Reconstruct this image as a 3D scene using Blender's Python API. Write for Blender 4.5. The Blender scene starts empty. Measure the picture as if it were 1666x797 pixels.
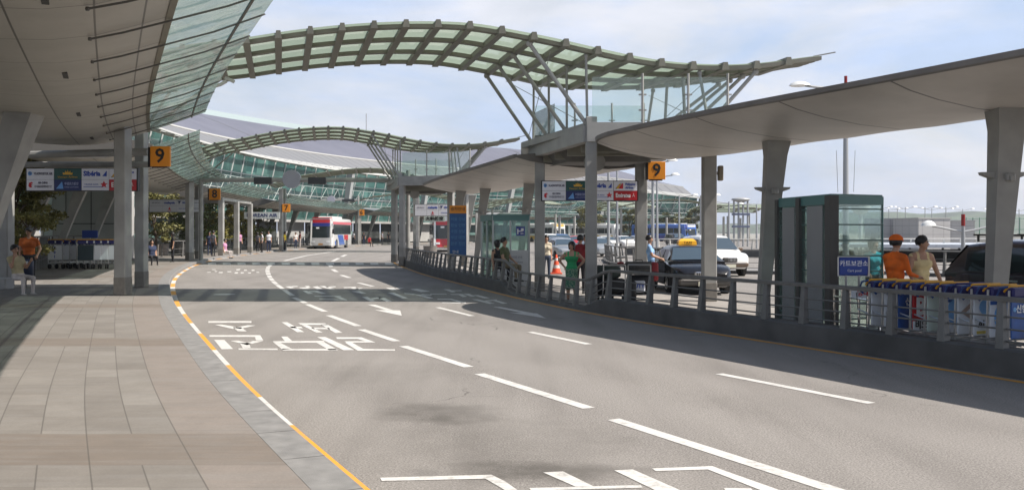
import bpy, bmesh, math, random
from mathutils import Vector, Matrix
R = math.radians
random.seed(7)
SC = bpy.context.scene
COL = SC.collection
# ------------------------------------------------------------------ camera, sky, sun
F, CX, HY, CAMH = 1500.0, 833.0, 378.0, 1.85
cam_d = bpy.data.cameras.new('camera'); cam = bpy.data.objects.new('camera', cam_d); COL.objects.link(cam)
cam.location = (0, 0, CAMH); cam.rotation_euler = (R(90), 0, 0)
cam_d.sensor_fit = 'HORIZONTAL'; cam_d.sensor_width = 36; cam_d.lens = F * 36 / 1666
cam_d.shift_y = -(398.5 - HY) / 1666; cam_d.clip_start = .1; cam_d.clip_end = 9000
SC.camera = cam
SUN = Vector((3.75, -.62, 4.75)).normalized()       # towards the sun
el = math.asin(SUN.z); az = math.atan2(SUN.x, SUN.y)
w = bpy.data.worlds.new('World'); SC.world = w; w.use_nodes = True
nt = w.node_tree; nt.nodes.clear()
def wn(t): return nt.nodes.new(t)
out = wn('ShaderNodeOutputWorld'); bg = wn('ShaderNodeBackground'); sky = wn('ShaderNodeTexSky')
sky.sky_type = 'NISHITA'; sky.sun_disc = False; sky.sun_elevation = el; sky.sun_rotation = az
sky.air_density = 1.6; sky.dust_density = 2.2; sky.ozone_density = 2.0
tc = wn('ShaderNodeTexCoord'); mp = wn('ShaderNodeMapping'); mp.inputs['Scale'].default_value = (2.2, 2.2, 6.5)
nz = wn('ShaderNodeTexNoise'); nz.inputs['Scale'].default_value = 2.3; nz.inputs['Detail'].default_value = 9; nz.inputs['Roughness'].default_value = .58
nz.inputs['Distortion'].default_value = .25
rmp = wn('ShaderNodeValToRGB'); rmp.color_ramp.elements[0].position = .34; rmp.color_ramp.elements[0].color = (.62, .62, .62, 1)
rmp.color_ramp.elements[1].position = .70; rmp.color_ramp.elements[1].color = (.95, .95, .95, 1)
mx = wn('ShaderNodeMixRGB'); cm = wn('ShaderNodeMixRGB'); cm.inputs['Color1'].default_value = (6.3, 7.7, 10.6, 1); cm.inputs['Color2'].default_value = (9.0, 9.2, 10.1, 1)
nz2 = wn('ShaderNodeTexNoise'); nz2.inputs['Scale'].default_value = 1.15; nz2.inputs['Detail'].default_value = 8; nz2.inputs['Roughness'].default_value = .6; nz2.inputs['Distortion'].default_value = .4
cr2 = wn('ShaderNodeMapRange'); cr2.inputs['From Min'].default_value = .40; cr2.inputs['From Max'].default_value = .60
nt.links.new(mp.outputs['Vector'], nz2.inputs['Vector']); nt.links.new(nz2.outputs['Fac'], cr2.inputs['Value']); nt.links.new(cr2.outputs['Result'], cm.inputs['Fac']); nt.links.new(cm.outputs['Color'], mx.inputs['Color2'])
nt.links.new(tc.outputs['Generated'], mp.inputs['Vector']); nt.links.new(mp.outputs['Vector'], nz.inputs['Vector'])
nt.links.new(nz.outputs['Fac'], rmp.inputs['Fac'])
sepz = wn('ShaderNodeSeparateXYZ'); zr = wn('ShaderNodeMapRange'); zr.interpolation_type = 'SMOOTHSTEP'      # haze and cloud lie low, clear deep sky overhead
for k_, v_ in zip(('From Min', 'From Max', 'To Min', 'To Max'), (.26, .62, 1, .06)): zr.inputs[k_].default_value = v_
nt.links.new(tc.outputs['Generated'], sepz.inputs[0]); nt.links.new(sepz.outputs[2], zr.inputs['Value'])
mm = wn('ShaderNodeMath'); mm.operation = 'MULTIPLY'; nt.links.new(rmp.outputs['Color'], mm.inputs[0]); nt.links.new(zr.outputs['Result'], mm.inputs[1]); nt.links.new(mm.outputs[0], mx.inputs['Fac'])
nt.links.new(sky.outputs['Color'], mx.inputs['Color1']); nt.links.new(mx.outputs['Color'], bg.inputs['Color'])
bg.inputs['Strength'].default_value = .072
nt.links.new(bg.outputs['Background'], out.inputs['Surface'])
sd = bpy.data.lights.new('sun', 'SUN'); sd.energy = 5; sd.angle = R(.5); sd.color = (1, .935, .85)
so = bpy.data.objects.new('sun', sd); COL.objects.link(so); so.rotation_euler = SUN.to_track_quat('Z', 'Y').to_euler()
so.location = (20, -10, 40)
SC.view_settings.view_transform = 'Standard'; SC.view_settings.look = 'None'
SC.view_settings.exposure = .5; SC.view_settings.gamma = 1
SC.render.engine = 'CYCLES'
SC.cycles.max_bounces = 7; SC.cycles.transparent_max_bounces = 14; SC.cycles.diffuse_bounces = 3
SC.cycles.use_denoising = True

# ------------------------------------------------------------------ helpers
def gp(x, y, z=0.0):
    """where a line of the survey sheet meets the ground at height z"""
    Y = F * (CAMH - z) / (y - HY); return ((x - CX) / F * Y, Y)
def at(x, y, Y): return Vector(((x - CX) / F * Y, Y, CAMH + (HY - y) / F * Y))
def xat(x, Y): return (x - CX) / F * Y

MATS = {}
def mat(name, col, rough=.6, metal=0, var=.0, vs=4.0, bump=0, bs=60., spec=.5, coat=0, emit=0):
    if name in MATS: return MATS[name]
    m = bpy.data.materials.new(name); m.use_nodes = True; t = m.node_tree; b = t.nodes['Principled BSDF']
    b.inputs['Base Color'].default_value = (*col, 1); b.inputs['Roughness'].default_value = rough
    b.inputs['Metallic'].default_value = metal; b.inputs['Specular IOR Level'].default_value = spec
    b.inputs['Coat Weight'].default_value = coat; b.inputs['Coat Roughness'].default_value = .05
    if emit: b.inputs['Emission Color'].default_value = (*col, 1); b.inputs['Emission Strength'].default_value = emit
    if var or bump:
        tc = t.nodes.new('ShaderNodeTexCoord')
    if var:
        n = t.nodes.new('ShaderNodeTexNoise'); n.inputs['Scale'].default_value = vs; n.inputs['Detail'].default_value = 6
        t.links.new(tc.outputs['Object'], n.inputs['Vector'])
        mr = t.nodes.new('ShaderNodeMapRange'); mr.inputs['From Min'].default_value = .3; mr.inputs['From Max'].default_value = .7
        mr.inputs['To Min'].default_value = 1 - var; mr.inputs['To Max'].default_value = 1 + var
        t.links.new(n.outputs['Fac'], mr.inputs['Value'])
        vm = t.nodes.new('ShaderNodeVectorMath'); vm.operation = 'SCALE'; vm.inputs[0].default_value = col
        t.links.new(mr.outputs['Result'], vm.inputs['Scale']); t.links.new(vm.outputs['Vector'], b.inputs['Base Color'])
        mr2 = t.nodes.new('ShaderNodeMapRange'); mr2.inputs['To Min'].default_value = max(.02, rough - .12); mr2.inputs['To Max'].default_value = min(1, rough + .12)
        t.links.new(n.outputs['Fac'], mr2.inputs['Value']); t.links.new(mr2.outputs['Result'], b.inputs['Roughness'])
    if bump:
        n2 = t.nodes.new('ShaderNodeTexNoise'); n2.inputs['Scale'].default_value = bs; n2.inputs['Detail'].default_value = 3
        t.links.new(tc.outputs['Object'], n2.inputs['Vector'])
        bp = t.nodes.new('ShaderNodeBump'); bp.inputs['Strength'].default_value = bump; bp.inputs['Distance'].default_value = .01
        t.links.new(n2.outputs['Fac'], bp.inputs['Height']); t.links.new(bp.outputs['Normal'], b.inputs['Normal'])
    MATS[name] = m; return m

def glass(name, tint, opac=.35, body=(.6, .75, .7), gloss=.12, rough=.05, bumpw=0, fk=.8):
    """thin glazing: clear part + milky translucent part + sheen"""
    if name in MATS: return MATS[name]
    m = bpy.data.materials.new(name); m.use_nodes = True; t = m.node_tree; t.nodes.clear()
    N = t.nodes.new; L = t.links.new
    o = N('ShaderNodeOutputMaterial'); tr = N('ShaderNodeBsdfTransparent'); tr.inputs['Color'].default_value = (*tint, 1)
    tl = N('ShaderNodeBsdfTranslucent'); tl.inputs['Color'].default_value = (*body, 1)
    df = N('ShaderNodeBsdfDiffuse'); df.inputs['Color'].default_value = (*body, 1)
    md = N('ShaderNodeMixShader'); md.inputs[0].default_value = .5; L(tl.outputs[0], md.inputs[1]); L(df.outputs[0], md.inputs[2])
    m1 = N('ShaderNodeMixShader'); m1.inputs[0].default_value = opac; L(tr.outputs[0], m1.inputs[1]); L(md.outputs[0], m1.inputs[2])
    gl = N('ShaderNodeBsdfGlossy'); gl.inputs['Roughness'].default_value = rough
    fr = N('ShaderNodeFresnel'); fr.inputs['IOR'].default_value = 1.5
    ad = N('ShaderNodeMath'); ad.operation = 'MULTIPLY_ADD'; ad.inputs[1].default_value = fk; ad.inputs[2].default_value = gloss * .3; L(fr.outputs[0], ad.inputs[0])
    m2 = N('ShaderNodeMixShader'); L(ad.outputs[0], m2.inputs[0]); L(m1.outputs[0], m2.inputs[1]); L(gl.outputs[0], m2.inputs[2])
    if bumpw:
        tc = N('ShaderNodeTexCoord'); n2 = N('ShaderNodeTexNoise'); n2.inputs['Scale'].default_value = bumpw; L(tc.outputs['Object'], n2.inputs['Vector'])
        bp = N('ShaderNodeBump'); bp.inputs['Strength'].default_value = .35; bp.inputs['Distance'].default_value = .05
        L(n2.outputs['Fac'], bp.inputs['Height']); L(bp.outputs['Normal'], gl.inputs['Normal']); L(bp.outputs['Normal'], fr.inputs['Normal'])
        mr = N('ShaderNodeMapRange'); mr.inputs['From Min'].default_value = .35; mr.inputs['From Max'].default_value = .65
        mr.inputs['To Min'].default_value = opac * .55; mr.inputs['To Max'].default_value = min(1, opac * 1.4); L(n2.outputs['Fac'], mr.inputs['Value']); L(mr.outputs['Result'], m1.inputs[0])
    L(m2.outputs[0], o.inputs['Surface']); MATS[name] = m; return m

def tag(o, label=None, cat=None, group=None, kind=None):
    if label: o['label'] = label
    if cat: o['category'] = cat
    if group: o['group'] = group
    if kind: o['kind'] = kind
    return o
def thing(name, label, cat, loc=(0, 0, 0), rz=0, group=None):
    o = bpy.data.objects.new(name, None); COL.objects.link(o); o.location = loc; o.rotation_euler = (0, 0, rz)
    o.empty_display_size = .1
    return tag(o, label, cat, group)
def copy_tree(o, parent=None):
    c = o.copy(); COL.objects.link(c)
    if parent: c.parent = parent
    for ch in list(o.children): copy_tree(ch, c)
    return c

class MB:
    """mesh collector"""
    def __init__(s): s.v = []; s.f = []; s.mi = []; s.uv = []; s.cur = 0; s.M = None
    def m(s, i): s.cur = i; return s
    def xf(s, M): s.M = M; return s
    def addv(s, pts):
        n = len(s.v)
        for p in pts:
            p = Vector(p)
            if s.M is not None: p = s.M @ p
            s.v.append(p)
        return n
    def face(s, idx, uv=None):
        s.f.append(tuple(idx)); s.mi.append(s.cur); s.uv.append(uv)
    def poly(s, pts, uv=None):
        n = s.addv(pts); s.face(range(n, n + len(pts)), uv); return s
    def hexa(s, p):
        n = s.addv(p)
        for q in ((0, 3, 2, 1), (4, 5, 6, 7), (0, 1, 5, 4), (1, 2, 6, 5), (2, 3, 7, 6), (3, 0, 4, 7)): s.face([n + i for i in q])
        return s
    def box(s, c, d, rz=0, rot=None):
        hx, hy, hz = d[0] / 2, d[1] / 2, d[2] / 2
        Mt = rot if rot is not None else Matrix.Rotation(rz, 3, 'Z')
        P = [Vector(c) + Mt @ Vector(q) for q in ((-hx, -hy, -hz), (hx, -hy, -hz), (hx, hy, -hz), (-hx, hy, -hz), (-hx, -hy, hz), (hx, -hy, hz), (hx, hy, hz), (-hx, hy, hz))]
        return s.hexa(P)
    def cbox(s, c, d, b=.02, rz=0):
        """box with chamfered vertical and top edges"""
        hx, hy, hz = d[0] / 2, d[1] / 2, d[2] / 2
        def ring(ix, z): return [(-hx + ix + b, -hy + ix), (hx - ix - b, -hy + ix), (hx - ix, -hy + ix + b), (hx - ix, hy - ix - b), (hx - ix - b, hy - ix), (-hx + ix + b, hy - ix), (-hx + ix, hy - ix - b), (-hx + ix, -hy + ix + b)], z
        Mt = Matrix.Rotation(rz, 3, 'Z'); rings = []
        for pts, z in (ring(b, -hz), ring(0, -hz + b), ring(0, hz - b), ring(b, hz)):
            rings.append([Vector(c) + Mt @ Vector((p[0], p[1], z)) for p in pts])
        return s.loft(rings, True, True)
    def loft(s, rings, closed=True, caps=True, uvs=None):
        n0 = [s.addv(r) for r in rings]; k = len(rings[0])
        for a in range(len(rings) - 1):
            for i in range(k if closed else k - 1):
                j = (i + 1) % k
                s.face((n0[a] + i, n0[a] + j, n0[a + 1] + j, n0[a + 1] + i),
                       None if uvs is None else (uvs[a][i], uvs[a][j], uvs[a + 1][j], uvs[a + 1][i]))
        if caps and closed:
            s.face([n0[0] + i for i in range(k)][::-1]); s.face([n0[-1] + i for i in range(k)])
        return s
    def tube(s, path, r, n=8, caps=True):
        path = [Vector(p) for p in path]; rs = r if isinstance(r, (list, tuple)) else [r] * len(path); rings = []
        up0 = None
        for i, p in enumerate(path):
            d = (path[min(i + 1, len(path) - 1)] - path[max(i - 1, 0)]).normalized()
            up = Vector((0, 0, 1)) if abs(d.z) < .95 else Vector((1, 0, 0))
            if up0 is not None: up = up0
            a = d.cross(up)
            if a.length < 1e-4: a = d.orthogonal()
            a.normalize(); b = d.cross(a).normalized(); up0 = -b if False else None
            rings.append([p + (a * math.cos(t) + b * math.sin(t)) * rs[i] for t in [2 * math.pi * k / n for k in range(n)]])
        return s.loft(rings, True, caps)
    def bar(s, p, q, wd, ht, up=(0, 0, 1)):
        """rectangular bar p->q"""
        p, q = Vector(p), Vector(q); d = (q - p).normalized(); a = d.cross(Vector(up))
        if a.length < 1e-4: a = d.orthogonal()
        a = a.normalized() * wd / 2; b = d.cross(a).normalized() * ht / 2
        return s.hexa([p - a - b, p + a - b, p + a + b, p - a + b, q - a - b, q + a - b, q + a + b, q - a + b])
    def disc(s, c, r, axis=(0, 0, 1), n=16):
        ax = Vector(axis).normalized(); a = ax.orthogonal().normalized(); b = ax.cross(a)
        return s.poly([Vector(c) + (a * math.cos(t) + b * math.sin(t)) * r for t in [2 * math.pi * k / n for k in range(n)]])
    def cyl(s, p, q, r, n=16): return s.tube([p, q], r, n)
    def sph(s, c, r, n=12, k=8, sc=(1, 1, 1)):
        rings = []
        for i in range(1, k):
            th = math.pi * i / k
            rings.append([Vector(c) + Vector((sc[0] * r * math.sin(th) * math.cos(2 * math.pi * j / n), sc[1] * r * math.sin(th) * math.sin(2 * math.pi * j / n), -sc[2] * r * math.cos(th))) for j in range(n)])
        return s.loft(rings, True, True)
    def prism(s, poly, z0, z1):
        a = [(p[0], p[1], z0) for p in poly]; b = [(p[0], p[1], z1) for p in poly]
        return s.loft([a, b], True, True)
    def extr(s, poly, vec):
        a = [Vector(p) for p in poly]; v = Vector(vec); return s.loft([a, [p + v for p in a]], True, True)
    def build(s, name, ms, parent=None, smooth=False, loc=None, rz=None, sharp=35):
        me = bpy.data.meshes.new(name); me.from_pydata([tuple(p) for p in s.v], [], s.f)
        if not isinstance(ms, (list, tuple)): ms = [ms]
        for q in ms: me.materials.append(q)
        for p, i in zip(me.polygons, s.mi): p.material_index = min(i, len(ms) - 1)
        if any(u is not None for u in s.uv):
            ul = me.uv_layers.new(name='UVMap'); k = 0
            for p, u in zip(me.polygons, s.uv):
                for q in range(p.loop_total): ul.data[k].uv = u[q] if u is not None else (0, 0); k += 1
        me.update()
        bm = bmesh.new(); bm.from_mesh(me); bmesh.ops.recalc_face_normals(bm, faces=bm.faces) if not any(u is not None for u in s.uv) else None
        bm.to_mesh(me); bm.free()
        if smooth:
            for p in me.polygons: p.use_smooth = True
            me.set_sharp_from_angle(angle=R(sharp))
        o = bpy.data.objects.new(name, me); COL.objects.link(o)
        if parent is not None: o.parent = parent
        if loc is not None: o.location = loc
        if rz is not None: o.rotation_euler = (0, 0, rz)
        return o

def text_mesh(txt, size, bold=0.0, ext=.002):
    c = bpy.data.curves.new('t', 'FONT'); c.body = txt; c.size = size; c.align_x = 'CENTER'; c.align_y = 'CENTER'; c.extrude = ext; c.offset = bold
    c.resolution_u = 2
    o = bpy.data.objects.new('t', c); COL.objects.link(o)
    dg = bpy.context.evaluated_depsgraph_get(); me = bpy.data.meshes.new_from_object(o.evaluated_get(dg))
    bpy.data.objects.remove(o); bpy.data.curves.remove(c); return me
def lettering(txt, size, m, loc, parent=None, bold=0, rz=0, name='lettering', width=None):
    me = text_mesh(txt, size, bold); me.materials.clear(); me.materials.append(m)
    o = bpy.data.objects.new(name, me); COL.objects.link(o); o.location = loc; o.rotation_euler = (R(90), 0, rz)
    if width and len(me.vertices):
        xs = [v.co.x for v in me.vertices]; k = width / max(1e-6, max(xs) - min(xs)); o.scale = (k, 1, 1)
    if parent is not None: o.parent = parent
    return o

class Path:
    def __init__(s, pts, smooth=0):
        P = [Vector((p[0], p[1], 0)) for p in pts]; out = []
        P = [P[0] * 2 - P[1]] + P + [P[-1] * 2 - P[-2]]
        for i in range(1, len(P) - 2):
            a, b, c, d = P[i - 1:i + 3]; n = max(2, int((c - b).length / .25))
            for k in range(n):
                t = k / n
                out.append(.5 * ((2 * b) + (c - a) * t + (2 * a - 5 * b + 4 * c - d) * t * t + (3 * b - a - 3 * c + d) * t ** 3))
        out.append(P[-2])
        for _ in range(smooth):
            out = [out[0]] + [(out[i - 1] + out[i] * 2 + out[i + 1]) / 4 for i in range(1, len(out) - 1)] + [out[-1]]
        s.p = out; s.s = [0]
        for i in range(1, len(out)): s.s.append(s.s[-1] + (out[i] - out[i - 1]).length)
        s.L = s.s[-1]
        # smooth tangents
        s.t = []
        for i in range(len(out)): s.t.append((out[min(i + 6, len(out) - 1)] - out[max(i - 6, 0)]).normalized())
    def _i(s, q):
        import bisect
        q = max(0, min(s.L, q)); i = min(max(bisect.bisect_left(s.s, q), 1), len(s.s) - 1); f = (q - s.s[i - 1]) / max(1e-9, s.s[i] - s.s[i - 1]); return i, f
    def at(s, q):
        i, f = s._i(q); return s.p[i - 1].lerp(s.p[i], f)
    def tan(s, q):
        i, f = s._i(q); return s.t[i - 1].lerp(s.t[i], f).normalized()
    def nor(s, q): t = s.tan(q); return Vector((t.y, -t.x, 0))
    def off(s, q, o, z=0): p = s.at(q) + s.nor(q) * o; p.z = z; return p
    def sY(s, Y):
        for i, p in enumerate(s.p):
            if p.y >= Y: return s.s[i]
        return s.L
    def rng(s, a, b, st):
        n = max(1, int(round((b - a) / st))); return [a + (b - a) * i / n for i in range(n + 1)]

CURB = Path([(12, -22), (7.2, -11), (2.1, -.2)] + [gp(*q) for q in ((560, 797), (450, 697), (395, 648), (350, 590), (310, 540), (285, 505), (277, 480), (277, 460), (290, 445), (320, 430))]
            + [(-20.9, 67), (-22.4, 84), (-22.9, 103), (-21, 127), (-14.5, 151), (-3.5, 173), (13, 191), (36, 204), (64, 211), (110, 214)], 160)
YEL = Path([(19, -16), (13.2, -4)] + [gp(*q) for q in ((1665, 622), (1240, 555), (1000, 517), (850, 487), (750, 462), (690, 447), (650, 432))] + [(-7.4, 57.5)], 60)
# ------------------------------------------------------------------ ground materials
def node_mat(name, fn):
    m = bpy.data.materials.new(name); m.use_nodes = True; t = m.node_tree; fn(t, t.nodes['Principled BSDF'], t.nodes.new, t.links.new); MATS[name] = m; return m
def mathn(t, op, a, b=None, c=None):
    n = t.nodes.new('ShaderNodeMath'); n.operation = op
    for i, v in enumerate((a, b, c)):
        if v is None: continue
        if hasattr(v, 'is_linked') or hasattr(v, 'links'): t.links.new(v, n.inputs[i])
        else: n.inputs[i].default_value = v
    return n.outputs[0]
def mixc(t, f, a, b, bt='MIX'):
    n = t.nodes.new('ShaderNodeMixRGB'); n.blend_type = bt
    for k, v in (('Fac', f), ('Color1', a), ('Color2', b)):
        if isinstance(v, (int, float)): n.inputs[k].default_value = v if k == 'Fac' else (v, v, v, 1)
        elif isinstance(v, tuple): n.inputs[k].default_value = (*v, 1)
        else: t.links.new(v, n.inputs[k])
    return n.outputs[0]
def noise(t, vec, sc, det=5, ro=.6):
    n = t.nodes.new('ShaderNodeTexNoise'); n.inputs['Scale'].default_value = sc; n.inputs['Detail'].default_value = det; n.inputs['Roughness'].default_value = ro
    t.links.new(vec, n.inputs['Vector']); return n.outputs['Fac']
def rangen(t, v, a, b, c, d):
    n = t.nodes.new('ShaderNodeMapRange'); t.links.new(v, n.inputs['Value'])
    for k, x in zip(('From Min', 'From Max', 'To Min', 'To Max'), (a, b, c, d)): n.inputs[k].default_value = x
    return n.outputs['Result']

def _asphalt(t, b, N, L):
    tc = N('ShaderNodeTexCoord'); v = tc.outputs['Object']
    fine = noise(t, v, 58, 3, .8); mid = noise(t, v, 16, 5, .7); big = noise(t, v, .35, 5, .6)
    c = mixc(t, rangen(t, fine, .40, .60, 0, 1), (.105, .095, .087), (.40, .372, .346))
    c = mixc(t, rangen(t, mid, .35, .7, 0, .45), c, (.16, .15, .14))
    c = mixc(t, rangen(t, big, .3, .72, 0, .5), c, (.165, .152, .142))
    mpn = N('ShaderNodeMapping'); mpn.inputs['Rotation'].default_value = (0, 0, R(24)); mpn.inputs['Scale'].default_value = (1.6, .12, 1)
    L(v, mpn.inputs['Vector']); st = noise(t, mpn.outputs['Vector'], 1.0, 4, .55)
    c = mixc(t, rangen(t, st, .45, .75, 0, .5), c, (.125, .114, .105))
    # old oil stains with a shape of their own
    sep = N('ShaderNodeSeparateXYZ'); L(v, sep.inputs[0])
    wob = noise(t, v, 2.6, 5, .65)
    for (x, y, rx, ry, k) in ((-.72, 9.45, .62, .55, .7), (.22, 7.15, .95, .3, .75), (-.1, 8.1, 1.2, 1.2, .28), (-1.6, 12.2, 1.4, .9, .2), (3.4, 10.2, 1.6, .8, .12)):
        dx = mathn(t, 'DIVIDE', mathn(t, 'SUBTRACT', sep.outputs[0], x), rx); dy = mathn(t, 'DIVIDE', mathn(t, 'SUBTRACT', sep.outputs[1], y), ry)
        d = mathn(t, 'ADD', mathn(t, 'MULTIPLY', dx, dx), mathn(t, 'MULTIPLY', dy, dy))
        d = mathn(t, 'ADD', d, rangen(t, wob, .2, .8, -.9, .9))
        c = mixc(t, rangen(t, d, 0.0, 1.3, k, 0), c, (.075, .068, .06))
    vo = N('ShaderNodeTexVoronoi'); vo.inputs['Scale'].default_value = 9; L(v, vo.inputs['Vector'])
    c = mixc(t, rangen(t, vo.outputs['Distance'], .0, .035, .8, 0), c, (.6, .58, .55))
    # wheel tracks polished along the lanes, a repair joint and hairline cracks
    u = mathn(t, 'ADD', mathn(t, 'MULTIPLY', sep.outputs[0], .9), mathn(t, 'MULTIPLY', sep.outputs[1], .435)); u = mathn(t, 'ADD', u, rangen(t, big, .3, .7, -.25, .25))
    tr = mathn(t, 'ABSOLUTE', mathn(t, 'SUBTRACT', mathn(t, 'FRACT', mathn(t, 'DIVIDE', u, 1.6)), .5)); c = mixc(t, rangen(t, tr, .1, .42, .2, 0), c, (.30, .28, .262))
    jn = mathn(t, 'LESS_THAN', mathn(t, 'ABSOLUTE', mathn(t, 'SUBTRACT', sep.outputs[1], rangen(t, wob, .3, .7, 33.85, 34.0))), .05); c = mixc(t, mathn(t, 'MULTIPLY', jn, .6), c, (.07, .065, .06))
    crn = N('ShaderNodeTexVoronoi'); crn.feature = 'DISTANCE_TO_EDGE'; crn.inputs['Scale'].default_value = .16
    vw = N('ShaderNodeVectorMath'); vw.operation = 'ADD'; L(v, vw.inputs[0]); wv = N('ShaderNodeTexNoise'); wv.inputs['Scale'].default_value = 1.1; wv.inputs['Detail'].default_value = 6; L(v, wv.inputs['Vector']); L(wv.outputs['Color'], vw.inputs[1]); L(vw.outputs[0], crn.inputs['Vector'])
    c = mixc(t, mathn(t, 'MULTIPLY', mathn(t, 'LESS_THAN', crn.outputs['Distance'], .0022), rangen(t, big, .5, .6, 0, .7)), c, (.06, .055, .05))
    L(c, b.inputs['Base Color']); b.inputs['Roughness'].default_value = .82; b.inputs['Specular IOR Level'].default_value = .35
    bp = N('ShaderNodeBump'); bp.inputs['Strength'].default_value = .35; bp.inputs['Distance'].default_value = .006; L(fine, bp.inputs['Height']); L(bp.outputs[0], b.inputs['Normal'])
M_ASPH = node_mat('asphalt', _asphalt)

def _paving(t, b, N, L):
    uv = N('ShaderNodeUVMap'); sep = N('ShaderNodeSeparateXYZ'); L(uv.outputs[0], sep.inputs[0]); Y = sep.outputs[0]; O = sep.outputs[1]
    tc = N('ShaderNodeTexCoord'); v = tc.outputs['Object']
    # O: metres from the kerb, Y: metres along
    yo = mathn(t, 'FRACT', mathn(t, 'DIVIDE', mathn(t, 'SUBTRACT', Y, 6.75), 7.06)); band = mathn(t, 'LESS_THAN', yo, .148)
    outer = mathn(t, 'LESS_THAN', O, .95)
    oc = mathn(t, 'DIVIDE', mathn(t, 'SUBTRACT', O, .95), .345); yc = mathn(t, 'DIVIDE', mathn(t, 'SUBTRACT', Y, 6.75), .588)
    cell = N('ShaderNodeCombineXYZ'); L(mathn(t, 'FLOOR', oc), cell.inputs[0]); L(mathn(t, 'FLOOR', yc), cell.inputs[1])
    wnz = N('ShaderNodeTexWhiteNoise'); L(cell.outputs[0], wnz.inputs['Vector'])
    base = mixc(t, rangen(t, wnz.outputs['Value'], 0, 1, 0, 1), (.20, .182, .163), (.27, .25, .226))
    base = mixc(t, outer, base, (.255, .22, .195)); base = mixc(t, mathn(t, 'MULTIPLY', band, .8), base, (.185, .150, .122))
    n1 = noise(t, v, 3.2, 6, .65); n2 = noise(t, v, 90, 3, .7)
    mpn = N('ShaderNodeMapping'); mpn.inputs['Scale'].default_value = (.7, 5, 1); L(v, mpn.inputs['Vector']); n3 = noise(t, mpn.outputs[0], 1.6, 5, .6)
    base = mixc(t, rangen(t, n1, .35, .7, 0, .35), base, (.125, .112, .10)); base = mixc(t, rangen(t, n3, .45, .7, 0, .35), base, (.26, .25, .24))
    base = mixc(t, rangen(t, n2, .35, .65, 0, .35), base, (.115, .108, .1))
    fo = mathn(t, 'FRACT', oc); jl = mathn(t, 'LESS_THAN', mathn(t, 'ABSOLUTE', mathn(t, 'SUBTRACT', fo, .5)), .484)
    jo = mathn(t, 'MULTIPLY', mathn(t, 'SUBTRACT', 1, jl), mathn(t, 'GREATER_THAN', O, .93))
    odd = mathn(t, 'FRACT', mathn(t, 'MULTIPLY', mathn(t, 'FLOOR', mathn(t, 'ADD', oc, .5)), .5))
    jo = mathn(t, 'MULTIPLY', jo, mathn(t, 'SUBTRACT', 1, mathn(t, 'MULTIPLY', band, mathn(t, 'GREATER_THAN', odd, .25))))
    fy = mathn(t, 'FRACT', yc); jy = mathn(t, 'GREATER_THAN', mathn(t, 'ABSOLUTE', mathn(t, 'SUBTRACT', fy, .5)), .492)
    jy = mathn(t, 'MULTIPLY', jy, .35)
    base = mixc(t, mathn(t, 'MINIMUM', 1, mathn(t, 'MULTIPLY', jo, .7)), base, (.085, .078, .07)); base = mixc(t, jy, base, (.1, .09, .08))
    L(base, b.inputs['Base Color']); b.inputs['Roughness'].default_value = .75; b.inputs['Specular IOR Level'].default_value = .35
    bp = N('ShaderNodeBump'); bp.inputs['Strength'].default_value = .2; bp.inputs['Distance'].default_value = .004; L(n2, bp.inputs['Height']); L(bp.outputs[0], b.inputs['Normal'])
M_PAVE = node_mat('granite_paving', _paving)
M_KERB = mat('kerb_granite', (.21, .205, .20), .75, var=.18, vs=6, bump=.3, bs=120)
M_CONC = mat('concrete', (.3, .29, .275), .8, var=.2, vs=1.5, bump=.2, bs=50)
M_WALL = mat('barrier_concrete', (.085, .083, .082), .8, var=.3, vs=1.8, bump=.25, bs=60)
def _paint(c0):
    def fn(t, b, N, L):
        tc = N('ShaderNodeTexCoord'); v = tc.outputs['Object']; n1 = noise(t, v, 9, 6, .75); n2 = noise(t, v, .9, 4, .6); n3 = noise(t, v, 60, 3, .7)
        wear = mathn(t, 'MULTIPLY', rangen(t, n1, .48, .68, 0, 1), rangen(t, n2, .36, .60, .2, .9)); c = mixc(t, wear, c0, (.22, .205, .19)); c = mixc(t, rangen(t, n3, .4, .7, 0, .3), c, tuple(q * .62 for q in c0))
        c = mixc(t, rangen(t, n2, .35, .7, 0, .22), c, (.3, .28, .26)); L(c, b.inputs['Base Color']); b.inputs['Roughness'].default_value = .7
    return fn
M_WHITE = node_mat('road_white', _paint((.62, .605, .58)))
M_YEL = node_mat('road_yellow', _paint((.72, .32, .02)))
M_ISL = mat('island_paving', (.27, .25, .23), .8, var=.2, vs=2.5, bump=.2, bs=80)

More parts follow.
